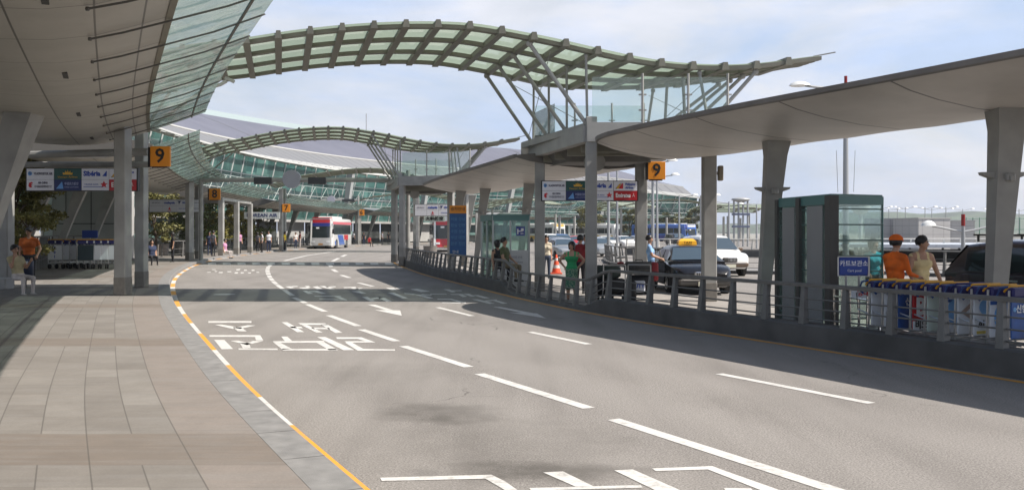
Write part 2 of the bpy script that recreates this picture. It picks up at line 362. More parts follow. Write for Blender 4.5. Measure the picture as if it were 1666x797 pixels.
# ------------------------------------------------------------------ ground, road, pavements
g = MB(); g.poly([(-2300, -300, -.06), (2400, -300, -.06), (2400, 2700, -.06), (-2300, 2700, -.06)])
tag(g.build('ground', mat('ground_grey', (.26, .25, .22), .9, var=.25, vs=.02)), kind='structure')
b = MB(); ss = CURB.rng(0, CURB.L, 1.5)
b.loft([[CURB.off(s, o, 0) for o in (-.05, 5, 15, 30, 62)] for s in ss], False, False)
tag(b.build('road', M_ASPH), kind='structure')
b = MB(); rows = []; uvs = []
for s in CURB.rng(0, CURB.L, .5):
    r_ = []; u_ = []
    for o in (.34, .95, 2, 4, 8, 13.9):
        p = CURB.off(s, -o, .15); r_.append(p); u_.append((p.y, o))
    rows.append(r_); uvs.append(u_)
b.loft(rows, False, False, uvs); tag(b.build('sidewalk', M_PAVE), kind='structure')
b = MB()
for k, s in enumerate(CURB.rng(0, CURB.L - 1, 1.0)):
    s2 = s + .99
    A = [CURB.off(s, 0, -.03), CURB.off(s, 0, .13), CURB.off(s, -.02, .15), CURB.off(s, -.34, .152), CURB.off(s, -.34, -.03)]
    B = [CURB.off(s2, 0, -.03), CURB.off(s2, 0, .13), CURB.off(s2, -.02, .15), CURB.off(s2, -.34, .152), CURB.off(s2, -.34, -.03)]
    b.loft([A, B], True, False)
tag(b.build('kerb', M_KERB), kind='structure')
b = MB(); sN = YEL.L
isl = [YEL.off(s, .3, .03) for s in YEL.rng(0, sN, .6)]
isl_o = [YEL.off(s, 4.9 if s < sN - 14 else 4.9 - 4.2 * ((s - sN + 14) / 14) ** 2, .03) for s in YEL.rng(0, sN, .6)]
b.loft([[p, q] for p, q in zip(isl, isl_o)], False, False)
tag(b.build('island_pavement', M_ISL), kind='structure')
b = MB()
b.loft([[p + Vector((0, 0, -.06)), p + Vector((0, 0, .012)), p.lerp(q, .15 / max(.2, (p - q).length)) + Vector((0, 0, .012)), p.lerp(q, .15 / max(.2, (p - q).length)) + Vector((0, 0, -.06))] for p, q in zip(isl_o, isl)], True, True)
tag(b.build('island_kerb', M_KERB), kind='structure')

# ------------------------------------------------------------------ road markings (traced on the ground, 4 mm paint)
def stripe(b, p, q, wd, z=.004):
    p, q = Vector((*p, z)), Vector((*q, z)); d = (q - p).normalized(); n = Vector((-d.y, d.x, 0)) * wd / 2
    b.poly([p + n, p - n, q - n, q + n])
def edge_line():
    ys = [797, 697, 648, 598, 572, 545, 528, 512, 500, 489, 481, 474, 467.5, 461.5, 456.5, 452, 448.2, 445, 442, 439.4, 437, 435, 433, 431]
    Y = [F * CAMH / (y - HY) for y in ys]; col = 1
    s0 = 0
    w_, y_ = MB(), MB()
    for i in range(len(Y)):
        s1 = CURB.sY(Y[i]); tgt = y_ if i % 2 == 1 or i == 0 else w_
        for a in [0]:
            pts = CURB.rng(s0, s1, .5)
            tgt.loft([[CURB.off(s, .02, .005), CURB.off(s, .17, .005)] for s in pts], False, False)
        s0 = s1
    while s0 < CURB.L - 6:
        for tgt in (y_, w_):
            pts = CURB.rng(s0, s0 + 2.6, .6); tgt.loft([[CURB.off(s, .02, .005), CURB.off(s, .17, .005)] for s in pts], False, False); s0 += 2.6
    tag(y_.build('kerb_line', M_YEL), kind='structure'); tag(w_.build('kerb_line', M_WHITE), kind='structure')
edge_line()
b = MB(); b.loft([[YEL.off(s, -.06, .004), YEL.off(s, .06, .004)] for s in YEL.rng(0, sN, .5)], False, False)
tag(b.build('kerb_line', M_YEL), kind='structure')
b = MB()
for a, c, wd in (((656, 563), (763, 597), .15), ((780, 608), (958, 664), .15), ((998, 682), (1385, 806), .15), ((588, 536), (645, 555), .15), ((535, 513), (583, 530.5), .15), ((500, 495), (529, 507), .15),
                 ((478, 484), (497, 493), .15), ((462, 471.5), (476, 481), .15), ((451, 463.5), (460, 470), .15), ((444, 457.5), (450, 462.5), .16), ((440, 452.5), (443.5, 456.5), .17), ((437.5, 448), (439.5, 451.5), .18), ((436, 444), (437, 447), .2), ((435, 440.5), (435.6, 443), .2), ((435.4, 437.5), (435, 439.6), .2), ((437, 434), (435.8, 436.5), .2), ((441, 430.8), (438, 433.2), .2)):
    stripe(b, gp(*a), gp(*c), wd)
tag(b.build('lane_line', M_WHITE), kind='structure')
b = MB()
for a, c, wd in (((1170, 608), (1418, 656), .13), ((862, 540), (958, 560), .14), ((712, 500), (768, 514), .14), ((583, 460), (607, 466), .16), ((555, 447.5), (569, 452), .18), ((541, 438), (548, 442.5), .2), ((536, 431), (539, 434), .22), ((541, 425), (551, 420), .25), ((556, 417.5), (563, 414.5), .28), ((462, 424.5), (500, 415.5), .22), ((500, 415.5), (545, 409), .25)):
    stripe(b, gp(*a), gp(*c), wd)
tag(b.build('lane_line', M_WHITE), kind='structure')
def zz(k, ox, oy): return lambda x, y: gp(ox + x / k, oy + y / k)
def pol(b, f, pts, z=.004): b.poly([(*f(*p), z) for p in pts])
b = MB(); f = zz(2.603, 260, 400)
for q in ([(205, 318), (388, 318), (388, 326), (205, 326)], [(232, 334), (262, 333), (322, 343), (310, 352)], [(372, 336), (406, 337), (340, 351), (310, 347)], [(310, 344), (345, 345), (368, 362), (330, 362)],
          [(515, 323), (540, 323), (612, 365), (582, 366)], [(548, 341), (600, 343), (606, 349), (560, 348)], [(585, 327), (700, 328), (712, 335), (596, 334)], [(600, 335), (625, 335), (690, 367), (662, 367)], [(682, 333), (708, 332), (774, 368), (744, 369)], [(640, 346), (716, 347), (722, 353), (650, 352)],
          [(210, 378), (425, 378), (438, 400), (408, 400), (402, 386), (210, 385)], [(230, 398), (273, 398), (311, 437), (262, 438)], [(298, 402), (330, 401), (388, 414), (370, 420)], [(395, 403), (440, 402), (378, 418), (352, 414)], [(338, 411), (378, 411), (385, 433), (352, 434)], [(333, 434), (498, 435), (500, 441), (334, 440)],
          [(514, 384), (540, 384), (562, 404), (530, 404)], [(478, 404), (694, 402), (700, 410), (484, 411)], [(484, 411), (512, 411), (560, 436), (520, 440)], [(664, 410), (700, 410), (754, 441), (716, 441)], [(512, 436), (744, 436), (754, 443), (522, 443)],
          [(666, 386), (702, 386), (824, 441), (778, 442)], [(745, 387), (855, 387), (914, 409), (790, 410), (782, 404), (868, 403), (838, 394), (752, 394)], [(785, 410), (815, 410), (862, 436), (996, 438), (996, 444), (838, 444)]): pol(b, f, q)
tag(b.build('road_lettering', M_WHITE), kind='structure')
b = MB(); f = zz(1.851, 540, 560)
for q in ([(145, 402), (480, 393), (520, 412), (560, 440), (522, 440), (462, 405), (150, 412)], [(636, 386), (696, 383), (788, 428), (736, 430)], [(594, 433), (930, 424), (936, 432), (600, 441)], [(850, 380), (906, 377), (1052, 441), (976, 441)],
          [(964, 374), (1146, 367), (1180, 380), (1350, 440), (1292, 440), (1132, 377), (975, 382)], [(1180, 433), (1262, 434), (1268, 441), (1185, 441)]): pol(b, f, q)
tag(b.build('road_lettering', M_WHITE), kind='structure')
b = MB(); f = zz(4.503, 330, 415)
for q in ([(605, 232), (640, 228), (672, 240), (640, 244)], [(650, 228), (700, 226), (690, 232), (650, 234)], [(700, 238), (760, 236), (790, 246), (735, 248)], [(745, 227), (775, 226), (790, 236), (765, 238)], [(805, 232), (840, 228), (880, 248), (838, 250)], [(850, 228), (890, 226), (970, 248), (930, 250)], [(900, 232), (970, 228), (975, 234), (910, 238)],
          [(1030, 236), (1120, 232), (1120, 238), (1035, 242)], [(1080, 240), (1110, 238), (1160, 252), (1125, 254)], [(1140, 242), (1180, 240), (1130, 252), (1105, 250)], [(1340, 240), (1400, 240), (1425, 256), (1385, 258)], [(1420, 238), (1480, 240), (1440, 248), (1410, 246)], [(1520, 250), (1570, 246), (1666, 266), (1600, 270)],
          [(730, 262), (760, 260), (810, 282), (770, 284)], [(775, 264), (840, 262), (905, 282), (870, 284), (820, 270), (780, 270)], [(815, 298), (1010, 298), (1015, 303), (820, 304)], [(850, 318), (1055, 327), (1058, 332), (855, 323)], [(960, 303), (1000, 303), (1056, 327), (1020, 327)],
          [(1090, 265), (1150, 264), (1200, 280), (1160, 282)], [(1165, 306), (1205, 306), (1270, 338), (1225, 340)], [(1220, 318), (1320, 306), (1328, 312), (1240, 325)], [(1280, 310), (1320, 308), (1385, 338), (1345, 342)],
          [(1355, 276), (1400, 275), (1505, 316), (1465, 318)], [(1475, 278), (1560, 284), (1550, 290), (1480, 284)], [(1550, 288), (1600, 290), (1690, 315), (1650, 318)], [(1600, 284), (1680, 292), (1670, 298), (1610, 292)]): pol(b, f, q)
f = zz(4.9, 700, 440)
for q in ([(0, 185), (130, 186), (130, 191), (0, 190)], [(55, 225), (170, 226), (285, 256), (250, 260), (160, 233), (60, 231)], [(90, 254), (285, 256), (285, 262), (95, 259)], [(105, 150), (150, 150), (205, 172), (170, 174)], [(170, 158), (250, 158), (250, 164), (172, 164)], [(160, 188), (255, 188), (295, 208), (260, 212), (225, 194), (165, 193)], [(260, 186), (310, 186), (360, 206), (325, 208)], [(340, 196), (380, 196), (475, 220), (430, 222)], [(330, 230), (380, 230), (515, 262), (470, 266)], [(430, 240), (530, 232), (530, 238), (445, 247)], [(500, 240), (530, 238), (615, 262), (580, 266)]): pol(b, f, q)
tag(b.build('road_lettering', M_WHITE), kind='structure')
b = MB(); f = zz(4.503, 330, 415)
for q in ([(30, 124), (55, 123), (60, 127), (34, 128)], [(65, 104), (92, 104), (96, 108), (70, 109)], [(85, 117), (105, 117), (106, 121), (88, 122)], [(118, 124), (148, 124), (143, 131), (116, 131)], [(178, 119), (206, 118), (210, 124), (182, 125)], [(246, 104), (275, 101), (268, 111), (244, 111)], [(300, 108), (322, 107), (325, 114), (303, 115)], [(356, 108), (375, 107), (382, 114), (360, 116)], [(235, 126), (260, 125), (254, 135), (232, 135)], [(278, 126), (300, 126), (300, 133), (278, 134)], [(330, 128), (352, 128), (354, 134), (334, 135)], [(390, 123), (410, 123), (416, 129), (396, 129)]): pol(b, f, q)
for q in ([(1205, 362), (1265, 364), (1395, 404), (1350, 406)], [(1258, 402), (1446, 405), (1457, 444)]): pol(b, f, q)
f = zz(4.9, 700, 440)
for q in ([(498, 290), (560, 291), (830, 342), (760, 343)], [(628, 334), (850, 342), (922, 381)]): pol(b, f, q)
tag(b.build('road_lettering', M_WHITE), kind='structure')
b = MB()          # row of white dashes laid flat on the road in front of the second bridge
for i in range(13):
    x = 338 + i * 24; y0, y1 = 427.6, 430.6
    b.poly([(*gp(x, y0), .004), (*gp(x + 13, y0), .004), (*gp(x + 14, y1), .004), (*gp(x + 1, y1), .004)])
tag(b.build('road_dashes', M_WHITE), kind='structure')
b = MB(); p = gp(365, 479); b.disc((p[0], p[1], .006), .32); tag(b.build('manhole_cover', mat('pale_iron', (.42, .41, .4), .6, var=.2)), kind='structure')

# ------------------------------------------------------------------ hills
def hill(name, x0, x1, Y, hgt, seed, m):
    rnd = random.Random(seed); n = 90; b = MB(); ph = [rnd.uniform(0, 6) for _ in range(6)]; rows = []
    for i in range(n + 1):
        u = i / n; x = x0 + (x1 - x0) * u
        h = hgt * (.62 + .2 * math.sin(u * 7 + ph[0]) + .12 * math.sin(u * 17 + ph[1]) + .05 * math.sin(u * 41 + ph[2]) + .03 * math.sin(u * 90 + ph[3])) * min(1, 9 * u, 9 * (1 - u)) + rnd.uniform(0, hgt * .03)
        rows.append([(x, Y - 160, -1), (x, Y - 90, h * .45 + rnd.uniform(0, 2)), (x, Y - 40, h * .8 + rnd.uniform(0, 2)), (x, Y, h), (x, Y + 120, h * .5), (x, Y + 250, -1)])
    b.loft(rows, False, False); tag(b.build(name, m, smooth=True), kind='structure')
M_HILL = mat('hill_woods', (.06, .085, .045), .95, var=.55, vs=.03)
hill('hills', 330, 1900, 1500, 47, 3, M_HILL); hill('hills', -200, 900, 1900, 40, 8, M_HILL)
# ------------------------------------------------------------------ materials of the structures
M_STEEL = mat('painted_steel_grey', (.285, .28, .265), .5, var=.2, vs=1.6, bump=.08, bs=25)
M_STEELD = mat('grey_green_steel', (.18, .172, .135), .55, var=.15, vs=2.0)
M_FIN = mat('canopy_bar', (.10, .095, .085), .5)
M_GLASSG = glass('vault_glass', (.80, .95, .82), .84, (.48, .58, .45), .03, fk=.35)
M_GLASSF = glass('fin_glass', (.54, .72, .66), .55, (.46, .64, .57), .2, .1, bumpw=1.6, fk=.5)
M_GLASSB = glass('balustrade_glass', (.92, .97, .95), .08, (.66, .78, .74), .06)
M_DARK = mat('dark_recess', (.05, .05, .048), .7)
def _soffit(name, c0, seam_s, seams_o, jw=.012):
    def fn(t, b, N, L):
        uv = N('ShaderNodeUVMap'); sep = N('ShaderNodeSeparateXYZ'); L(uv.outputs[0], sep.inputs[0]); S = sep.outputs[0]; O = sep.outputs[1]
        tc = N('ShaderNodeTexCoord'); n1 = noise(t, tc.outputs['Object'], .8, 5, .6); n2 = noise(t, tc.outputs['Object'], 7, 4, .6)
        c = mixc(t, rangen(t, n1, .35, .7, 0, .55), c0, tuple(x * .66 for x in c0)); c = mixc(t, rangen(t, n2, .4, .7, 0, .12), c, tuple(x * .7 for x in c0))
        pan = N('ShaderNodeTexWhiteNoise'); pan.noise_dimensions = '1D'; L(mathn(t, 'FLOOR', mathn(t, 'DIVIDE', S, seam_s)), pan.inputs['W'])
        c = mixc(t, rangen(t, pan.outputs['Value'], 0, 1, 0, .12), c, tuple(x * .75 for x in c0))
        fs = mathn(t, 'FRACT', mathn(t, 'DIVIDE', S, seam_s)); j = mathn(t, 'LESS_THAN', mathn(t, 'MINIMUM', fs, mathn(t, 'SUBTRACT', 1, fs)), jw / seam_s)
        for o in seams_o:
            j = mathn(t, 'MAXIMUM', j, mathn(t, 'LESS_THAN', mathn(t, 'ABSOLUTE', mathn(t, 'SUBTRACT', O, o)), .013))
        c = mixc(t, mathn(t, 'MULTIPLY', j, .85), c, (.06, .055, .05))
        L(c, b.inputs['Base Color']); b.inputs['Roughness'].default_value = .45
    return node_mat(name, fn)
M_SOFF = _soffit('canopy_soffit', (.40, .385, .345), 1.85, (-.95, -1.55, -2.5, -4.2, -6))
M_SOFFI = _soffit('island_soffit', (.58, .545, .50), 2.35, (-10,), .022)
M_TOP = mat('canopy_top_metal', (.42, .42, .42), .4, .6, var=.1, vs=1)

# ------------------------------------------------------------------ kerbside canopy of the terminal
PROF = [(1.02, 5.55), (.2, 5.2), (-.6, 4.9)]                                    # glass fin
PROFS = [(-.6, 4.9), (-.95, 4.76), (-1.55, 4.55), (-2.1, 4.44), (-2.75, 4.4), (-3.6, 4.43), (-4.5, 4.55), (-6, 4.85), (-8, 5.3), (-11, 5.9)]
def canopy(s0, s1, label, near=False):
    p0 = CURB.off((s0 + s1) / 2, -4, .15)
    root = thing('kerbside_canopy', label, 'canopy', p0, 0, 'curved canopies along the terminal kerb'); root.location = (0, 0, 0)
    ss = CURB.rng(s0, s1, .6)
    b = MB(); b.loft([[CURB.off(s, o, z) for o, z in PROFS] for s in ss], False, False, [[(s, o) for o, z in PROFS] for s in ss]); b.build('soffit', M_SOFF, root, True)
    b = MB(); top = [(-11, 6.0), (-8, 5.75), (-4.5, 5.4), (-2.0, 5.25), (-.62, 4.98)]
    b.loft([[CURB.off(s, o, z) for o, z in top] for s in ss], False, False); b.build('roof_sheet', M_TOP, root, True)
    for q in (s0, s1):
        b = MB(); b.poly([CURB.off(q, o, z) for o, z in PROFS] + [CURB.off(q, o, z) for o, z in top]); b.build('end_panel', M_SOFF, root)
    b = MB(); b.loft([[CURB.off(s, o, z) for o, z in PROF] for s in ss], False, False); b.build('glass_fin', M_GLASSF, root, True)
    b = MB()
    b.loft([[CURB.off(s, -.6 + dx, 4.9 + dz) for dx, dz in ((-.045, -.035), (.045, -.035), (.045, .045), (-.045, .045))] for s in ss], True, True); b.build('edge_beam', M_STEELD, root)
    b = MB()
    b.loft([[CURB.off(s, .62 + dx, 5.375 + dz) for dx, dz in ((-.018, -.018), (.018, -.018), (.018, .018), (-.018, .018))] for s in ss], True, True); b.build('fin_rail', M_FIN, root)
    k0 = math.ceil((s0 + .05) / 1.85) if True else 0
    n = 0
    k = k0
    while k * 1.85 < s1 - .02 and n < 60:
        q = k * 1.85; b = MB()
        pts = [CURB.off(q, o, z - d) for o, z, d in ((-1.62, 4.52, .03), (-1.2, 4.66, .045), (-.6, 4.88, .05), (.2, 5.17, .05), (1.0, 5.52, .04))]
        for a in range(4): b.bar(pts[a], pts[a + 1], .015, .028)
        b.sph(pts[0], .032, 6, 4); b.build('fin_bar', M_FIN, root); n += 1; k += 1
    # leaning support columns
    for q in CURB.rng(s0 + 3, s1 - 3, 7.6):
        if CURB.at(q).y < 14: continue
        b = MB(); A, B_ = CURB.off(q, -6.9, .15), CURB.off(q + .3, -5.4, 4.72); tt = CURB.tan(q); nn = CURB.nor(q)
        def ring(c, a, e): return [c + tt * a + nn * e, c - tt * a + nn * e, c - tt * a - nn * e, c + tt * a - nn * e]
        b.loft([ring(A, .16, .12), ring(A.lerp(B_, .55), .21, .2), ring(B_, .3, .36)], True, True); b.build('support_column', M_STEEL, root, True)
    for q in ([] if not near else CURB.rng(s0 + 14, s1 - 2, 5.5)):
        t = CURB.tan(q); b = MB(); c = CURB.off(q, -2.05, 4.435); n = CURB.nor(q); b.hexa([c + t * a + n * e + Vector((0, 0, z)) for z in (0, .03) for a, e in ((-.3, -.04), (.3, -.04), (.3, .04), (-.3, .04))]); b.build('light_slot', M_DARK, root)
    if near:
        A, B_ = Vector((-11.95, 20, .15)), Vector((-10.55, 20, 4.5)); b = MB()
        b.loft([[c + Vector((sx * a, sy * e, 0)) for sx, sy in ((-1, -1), (1, -1), (1, 1), (-1, 1))] for c, a, e in ((A, .14, .14), (A.lerp(B_, .55), .2, .18), (B_, .3, .3))], True, True); b.build('support_column', M_STEEL, root, True)
    return root
SB = [CURB.sY(27.9), CURB.sY(32.8), CURB.sY(60.5), CURB.sY(66), CURB.sY(84), CURB.sY(90), CURB.sY(128), CURB.sY(134)]
canopy(6, SB[0], 'pale panelled canopy overhead with a broad glass fin, nearest the camera', True)
canopy(SB[1], SB[2], 'curved glass edged canopy behind the first orange number nine sign')
canopy(SB[3], SB[4], 'glass edged canopy between the orange eight and seven signs')
canopy(SB[5], SB[6], 'low glass edged canopy arching behind the red and blue coach')
canopy(SB[7], SB[7] + 38, 'far green canopy lens right of the coach, by the slanted columns')
s_ = SB[7] + 43
canopy(s_, s_ + 24, 'far canopy lens seen below the airline board, left of the middle column')
canopy(s_ + 29, s_ + 56, 'farthest canopy lens on the right, above the blue lorry')

# ------------------------------------------------------------------ footbridges with glass vaults
BP = [(-13.4, 5.9), (-12.4, 6.2), (-10.4, 6.72), (-9, 6.86), (-8.1, 7.02), (-7.2, 7.13), (-6.3, 7.22), (-5.5, 7.27), (-4.4, 7.30), (-3.1, 7.26), (-1.6, 6.98), (-.8, 6.82), (0, 6.62), (1.3, 6.35), (2.2, 6.23), (3.1, 6.19), (4, 6.2), (4.9, 6.3), (5.95, 6.46)]
def bz(x):
    for (a, za), (c, zc) in zip(BP, BP[1:]):
        if a <= x <= c:
            return za + (zc - za) * (x - a) / (c - a)
    return BP[-1][1]
def bzs(x): return sum(bz(max(-13.4, min(5.95, x + d))) for d in (-.5, -.25, 0, .25, .5)) / 5
def bw(x): return 5.2 if x < 0 else max(.9, 5.4 - .78 * x if x > .3 else 5.2)
def bridge(O, u, v, k, zk, label, full=True, cols=True, x0=-13.4, lower=0):
    root = thing('footbridge', label, 'footbridge', (O[0], O[1], 0), 0, 'arched footbridges over the road')
    u = Vector((u[0], u[1], 0)).normalized(); v = Vector((v[0], v[1], 0))
    v = v / abs(v.y) if abs(v.y) > .3 else v.normalized()
    def Z(z): return 4.7 * (1 + (zk - 1) * .45) + (z - 4.7) * zk - lower if z > 4.7 else z * (1 + (zk - 1) * .45) - lower * (z / 4.7)
    def W(x, y, z): return u * (x * k) + v * (y * k) + Vector((0, 0, Z(z)))
    xs = [x0 + (5.95 - x0) * i / 72 for i in range(73)]
    b = MB(); b.loft([[W(x, t * bw(x), bzs(x)) for t in (-.04, .25, .5, .75, 1.02)] for x in xs], False, False)
    b.build('glass_vault', M_GLASSG, root, True)
    for j, t in enumerate((.02, .335, .665, .98)):
        b = MB(); hw = .105
        b.loft([[W(x, t * bw(x) + d, bzs(x) + e) for d, e in ((-hw, -.12), (hw, -.12), (hw, -.02), (-hw, -.02))] for x in xs], True, True); b.build('long_beam', M_STEELD, root)
    for t in ():
        b = MB(); b.loft([[W(x, t * bw(x) + d, bzs(x) + e) for d, e in ((-.03, -.1), (.03, -.1), (.03, -.012), (-.03, -.012))] for x in xs[::2]], True, True); b.build('glazing_bar', M_STEELD, root)
    n = 23 if full else 15
    for i in range(n):
        x = x0 + .3 + (5.6 - x0) * i / n; b = MB(); wv = bw(x)
        a, c = W(x, -.02 * wv - .12, bzs(x)), W(x, 1.0 * wv + .1, bzs(x))
        b.hexa([a + u * -.095 + Vector((0, 0, -.15)), a + u * .095 + Vector((0, 0, -.15)), c + u * .095 + Vector((0, 0, -.15)), c - u * .095 + Vector((0, 0, -.15)),
                a + u * -.055 + Vector((0, 0, .05)), a + u * .055 + Vector((0, 0, .05)), c + u * .055 + Vector((0, 0, .03)), c - u * .055 + Vector((0, 0, .03))])
        b.build('rib', M_STEELD, root)
    b = MB(); b.bar(W(5.9, .2, 6.46), W(6.45, .15, 6.56), .03, .03); b.build('tip_rod', M_STEEL, root)
    if not cols: return root
    # columns: two by the terminal kerb, four on the island
    def col(x, y, wd, top, dp=None):
        b = MB(); c = u * (x * k) + v * (y * k); rz = math.atan2(u.y, u.x)
        base = .15 if x < -5 else .03
        dp = dp or wd
        b.cbox(c + Vector((0, 0, (Z(top) + base) / 2)), (wd, dp, Z(top) - base), .02, rz); o = b.build('column', M_STEEL, root)
        b = MB(); b.cbox(c + Vector((0, 0, base + .25)), (wd + .012, dp + .012, .5), .015, rz); b.build('base_cladding', mat('stone_base', (.2, .185, .165), .8, var=.15, vs=8), o)
    col(-12.36, 1.0, .30, 5.6, .48); col(-12.4, 4.6, .28, 5.8, .4)
    col(0, 0, .29, 4.85); col(-.05, 4.6, .31, 4.85); col(3.3, .5, .35, 4.5); col(3.25, 5.0, .35, 4.5)
    if not full: return root
    # deck over the island
    b = MB()
    def slab(x0_, x1_, y0, y1, z0, z1):
        b.hexa([W(x0_, y0, z0), W(x1_, y0, z0), W(x1_ - .3, y1, z0), W(x0_ - .3, y1, z0), W(x0_, y0, z1), W(x1_, y0, z1), W(x1_ - .3, y1, z1), W(x0_ - .3, y1, z1)])
    slab(-.15, 3.5, -.12, 5.2, 4.52, 4.7); b.build('deck', M_STEEL, root)
    b = MB(); b.bar(W(-.16, -.16, 4.44), W(3.5, -.16, 4.44), .1, .5); b.bar(W(-.45, 5.3, 4.44), W(3.2, 5.3, 4.44), .1, .5)
    b.bar(W(-.12, -.1, 4.4), W(-.12, 5.2, 4.4), .25, .42); b.bar(W(3.4, -.1, 4.4), W(3.4, 5.2, 4.4), .25, .42); b.build('edge_girder', M_STEEL, root)
    b = MB()
    for t in (.8, 2.0, 3.2, 4.4): b.bar(W(.0, t, 4.25), W(3.3, t, 4.25), .16, .5)
    b.build('floor_beam', M_STEELD, root)
    b = MB()
    b.cyl(W(.9, 2.2, 3.85), W(.9, 2.6, 3.85), .26, 20); b.build('drum_end', M_STEEL, root)
    b = MB(); b.hexa([W(.35, 3.1, 3.92), W(2.7, 3.1, 3.92), W(2.6, 4.9, 3.92), W(.35, 4.9, 3.92), W(.02, 3.0, 4.3), W(3.1, 3.0, 4.3), W(2.8, 4.95, 4.3), W(.05, 4.95, 4.3)]); b.build('duct', mat('duct_brown', (.12, .115, .105), .6, var=.2), root)
    for (a, c) in ((-.02, 1.24), (1.28, 2.42), (2.46, 3.45)):
        for y in (-.14, 5.25):
            b = MB(); b.hexa([W(a, y - .008, 4.72), W(c, y - .008, 4.72), W(c, y + .008, 4.72), W(a, y + .008, 4.72), W(a, y - .008, 5.86), W(c, y - .008, 5.86), W(c, y + .008, 5.86), W(a, y + .008, 5.86)]); b.build('glass_panel', M_GLASSB, root)
    b = MB(); b.hexa([W(-.1, 2.9, 4.72), W(-.085, 2.9, 4.72), W(-.085, 5.1, 4.72), W(-.1, 5.1, 4.72), W(-.1, 2.9, 5.6), W(-.085, 2.9, 5.6), W(-.085, 5.1, 5.6), W(-.1, 5.1, 5.6)]); b.build('glass_panel', M_GLASSB, root)
    for x in (1.26, 2.44, 3.46):
        for y in (-.2, 5.3):
            b = MB(); b.bar(W(x, y, 4.5), W(x, y, 5.95), .04, .05); b.bar(W(x - .1, y, 5.0), W(x + .1, y, 5.0), .03, .04); b.bar(W(x - .1, y, 5.4), W(x + .1, y, 5.4), .03, .04); b.build('baluster', M_STEEL, root)
    # tubular struts
    for t, y in ((0.02, 0), (.335, 1.72), (.665, 3.45), (.98, 5.15)):
        ty = t * 5.2
        for (p, q, r) in ((W(-.12 - .0, y, 4.66), W(-1.58, ty, bzs(-1.6) - .2), .055), (W(3.1, y * .8, 4.7), W(4.3, t * bw(4.2), bzs(4.2) - .2), .05), (W(3.05, y * .8, 4.7), W(2.85, t * bw(2.9), bzs(2.9) - .2), .042), (W(-.1, y, 4.66), W(-.1, ty, bzs(-.1) - .2), .035)):
            b = MB(); b.cyl(p, q, r, 8); b.sph(q, r * 1.7, 8, 5); b.build('strut', M_STEEL, root, True)
    for (p, q) in ((W(-.2, .2, 4.75), W(-1.0, 5, 6.6)), (W(-1.0, 0.2, 6.6), W(-.3, 5, 4.8)), (W(3.0, .3, 4.8), W(3.1, 4, 6.0)), (W(3.0, 3.9, 4.8), W(3.3, .3, 6.0))):
        b = MB(); b.cyl(p, q, .01, 5); b.build('tie_rod', M_STEEL, root)
    # struts at the terminal side
    for y in (1.0, 4.6):
        for dx in (.9, 2.3):
            b = MB(); b.cyl(W(-12.4, y, 4.9), W(-12.4 + dx, y, bzs(-12.4 + dx) - .2), .05, 8); b.build('strut', M_STEEL, root, True)
    return root
bridge((2.06, 24), (1, 0), (-.25, 1), 1, 1, 'nearest arched glass roofed footbridge crossing above the road')
bridge((-6.0, 50.4), (13.3, -4.3), (-.2, 1), 1.13, 1.1, 'second arched footbridge, behind the nearest one and over the white dashes')
bridge((-8.8, 86), (1, -.04), (-.15, 1), 1.05, 1.12, 'third thin footbridge arch, in front of the white roof slats', full=False)
bridge((-8.6, 136), (.95, .28), (-.3, 1), 1.1, 1.1, 'fourth footbridge arch, low at the coach end of the road', full=False)
for s, lb in ((SB[7] + 38, 'far footbridge arch left of the right airline board column'), (SB[7] + 68, 'far footbridge arch in the gap below the right airline board'), (SB[7] + 98, 'farthest footbridge arch above the blue lorry')):
    p, n, t = CURB.off(s, 12.5, 0), CURB.nor(s), CURB.tan(s)
    r_ = bridge((p.x, p.y), (n.x, n.y), (t.x, t.y), 1.1, 1.15, lb, full=False)
p = bridge((31.5, 150), (1, -.1), (.1, 1), 1.1, 1.0, 'flat far footbridge roof beside the floodlight tower', full=False, cols=True)

# lower glazed entrance porch frame between the canopies
r_ = thing('porch_frame', 'white steel porch frame on square posts near the airline name board', 'frame', (0, 0, 0))
for (x, y) in ((360, 415.8), (385, 413.4), (407, 411)):
    g_ = gp(x, y, .15); b = MB(); b.cbox((g_[0], g_[1], 2.2), (.36, .36, 4.1), .02); o = b.build('post', M_STEEL, r_)
    b = MB(); b.cbox((g_[0], g_[1], .4), (.372, .372, .5), .015); b.build('base_cladding', mat('stone_base', (.2, .185, .165), .8), o)
a, c = gp(360, 415.8, .15), gp(407, 411, .15)
b = MB(); b.bar((a[0], a[1], 4.3), (c[0], c[1], 4.3), .2, .2); b.bar((a[0] - 5, a[1] + 1, 4.3), (c[0] - 5, c[1] + 1, 4.3), .2, .2)
for i in range(6):
    f_ = i / 5; q = Vector((a[0], a[1], 4.36)).lerp(Vector((c[0], c[1], 4.36)), f_); b.bar(q, q + Vector((-5, 1, 0)), .1, .14)
b.build('roof_frame', M_STEEL, r_)

# portal tubes under the near canopy gap
r_ = thing('portal_frame', 'grey portal of two posts and cross tubes carrying the left airline board', 'frame', (0, 0, 0))
b = MB(); b.cbox((-15.2, 27.6, 2.2), (.42, .42, 4.1), .03); b.build('post', M_STEEL, r_)
for z, rr, yy in ((4.15, .11, 27.6), (3.86, .09, 27.4)):
    b = MB(); b.cyl((-15.3, yy, z), (-10.4, yy - 1.2 * (yy > 27.5), z), rr, 10); b.build('cross_tube', M_STEEL, r_, True)

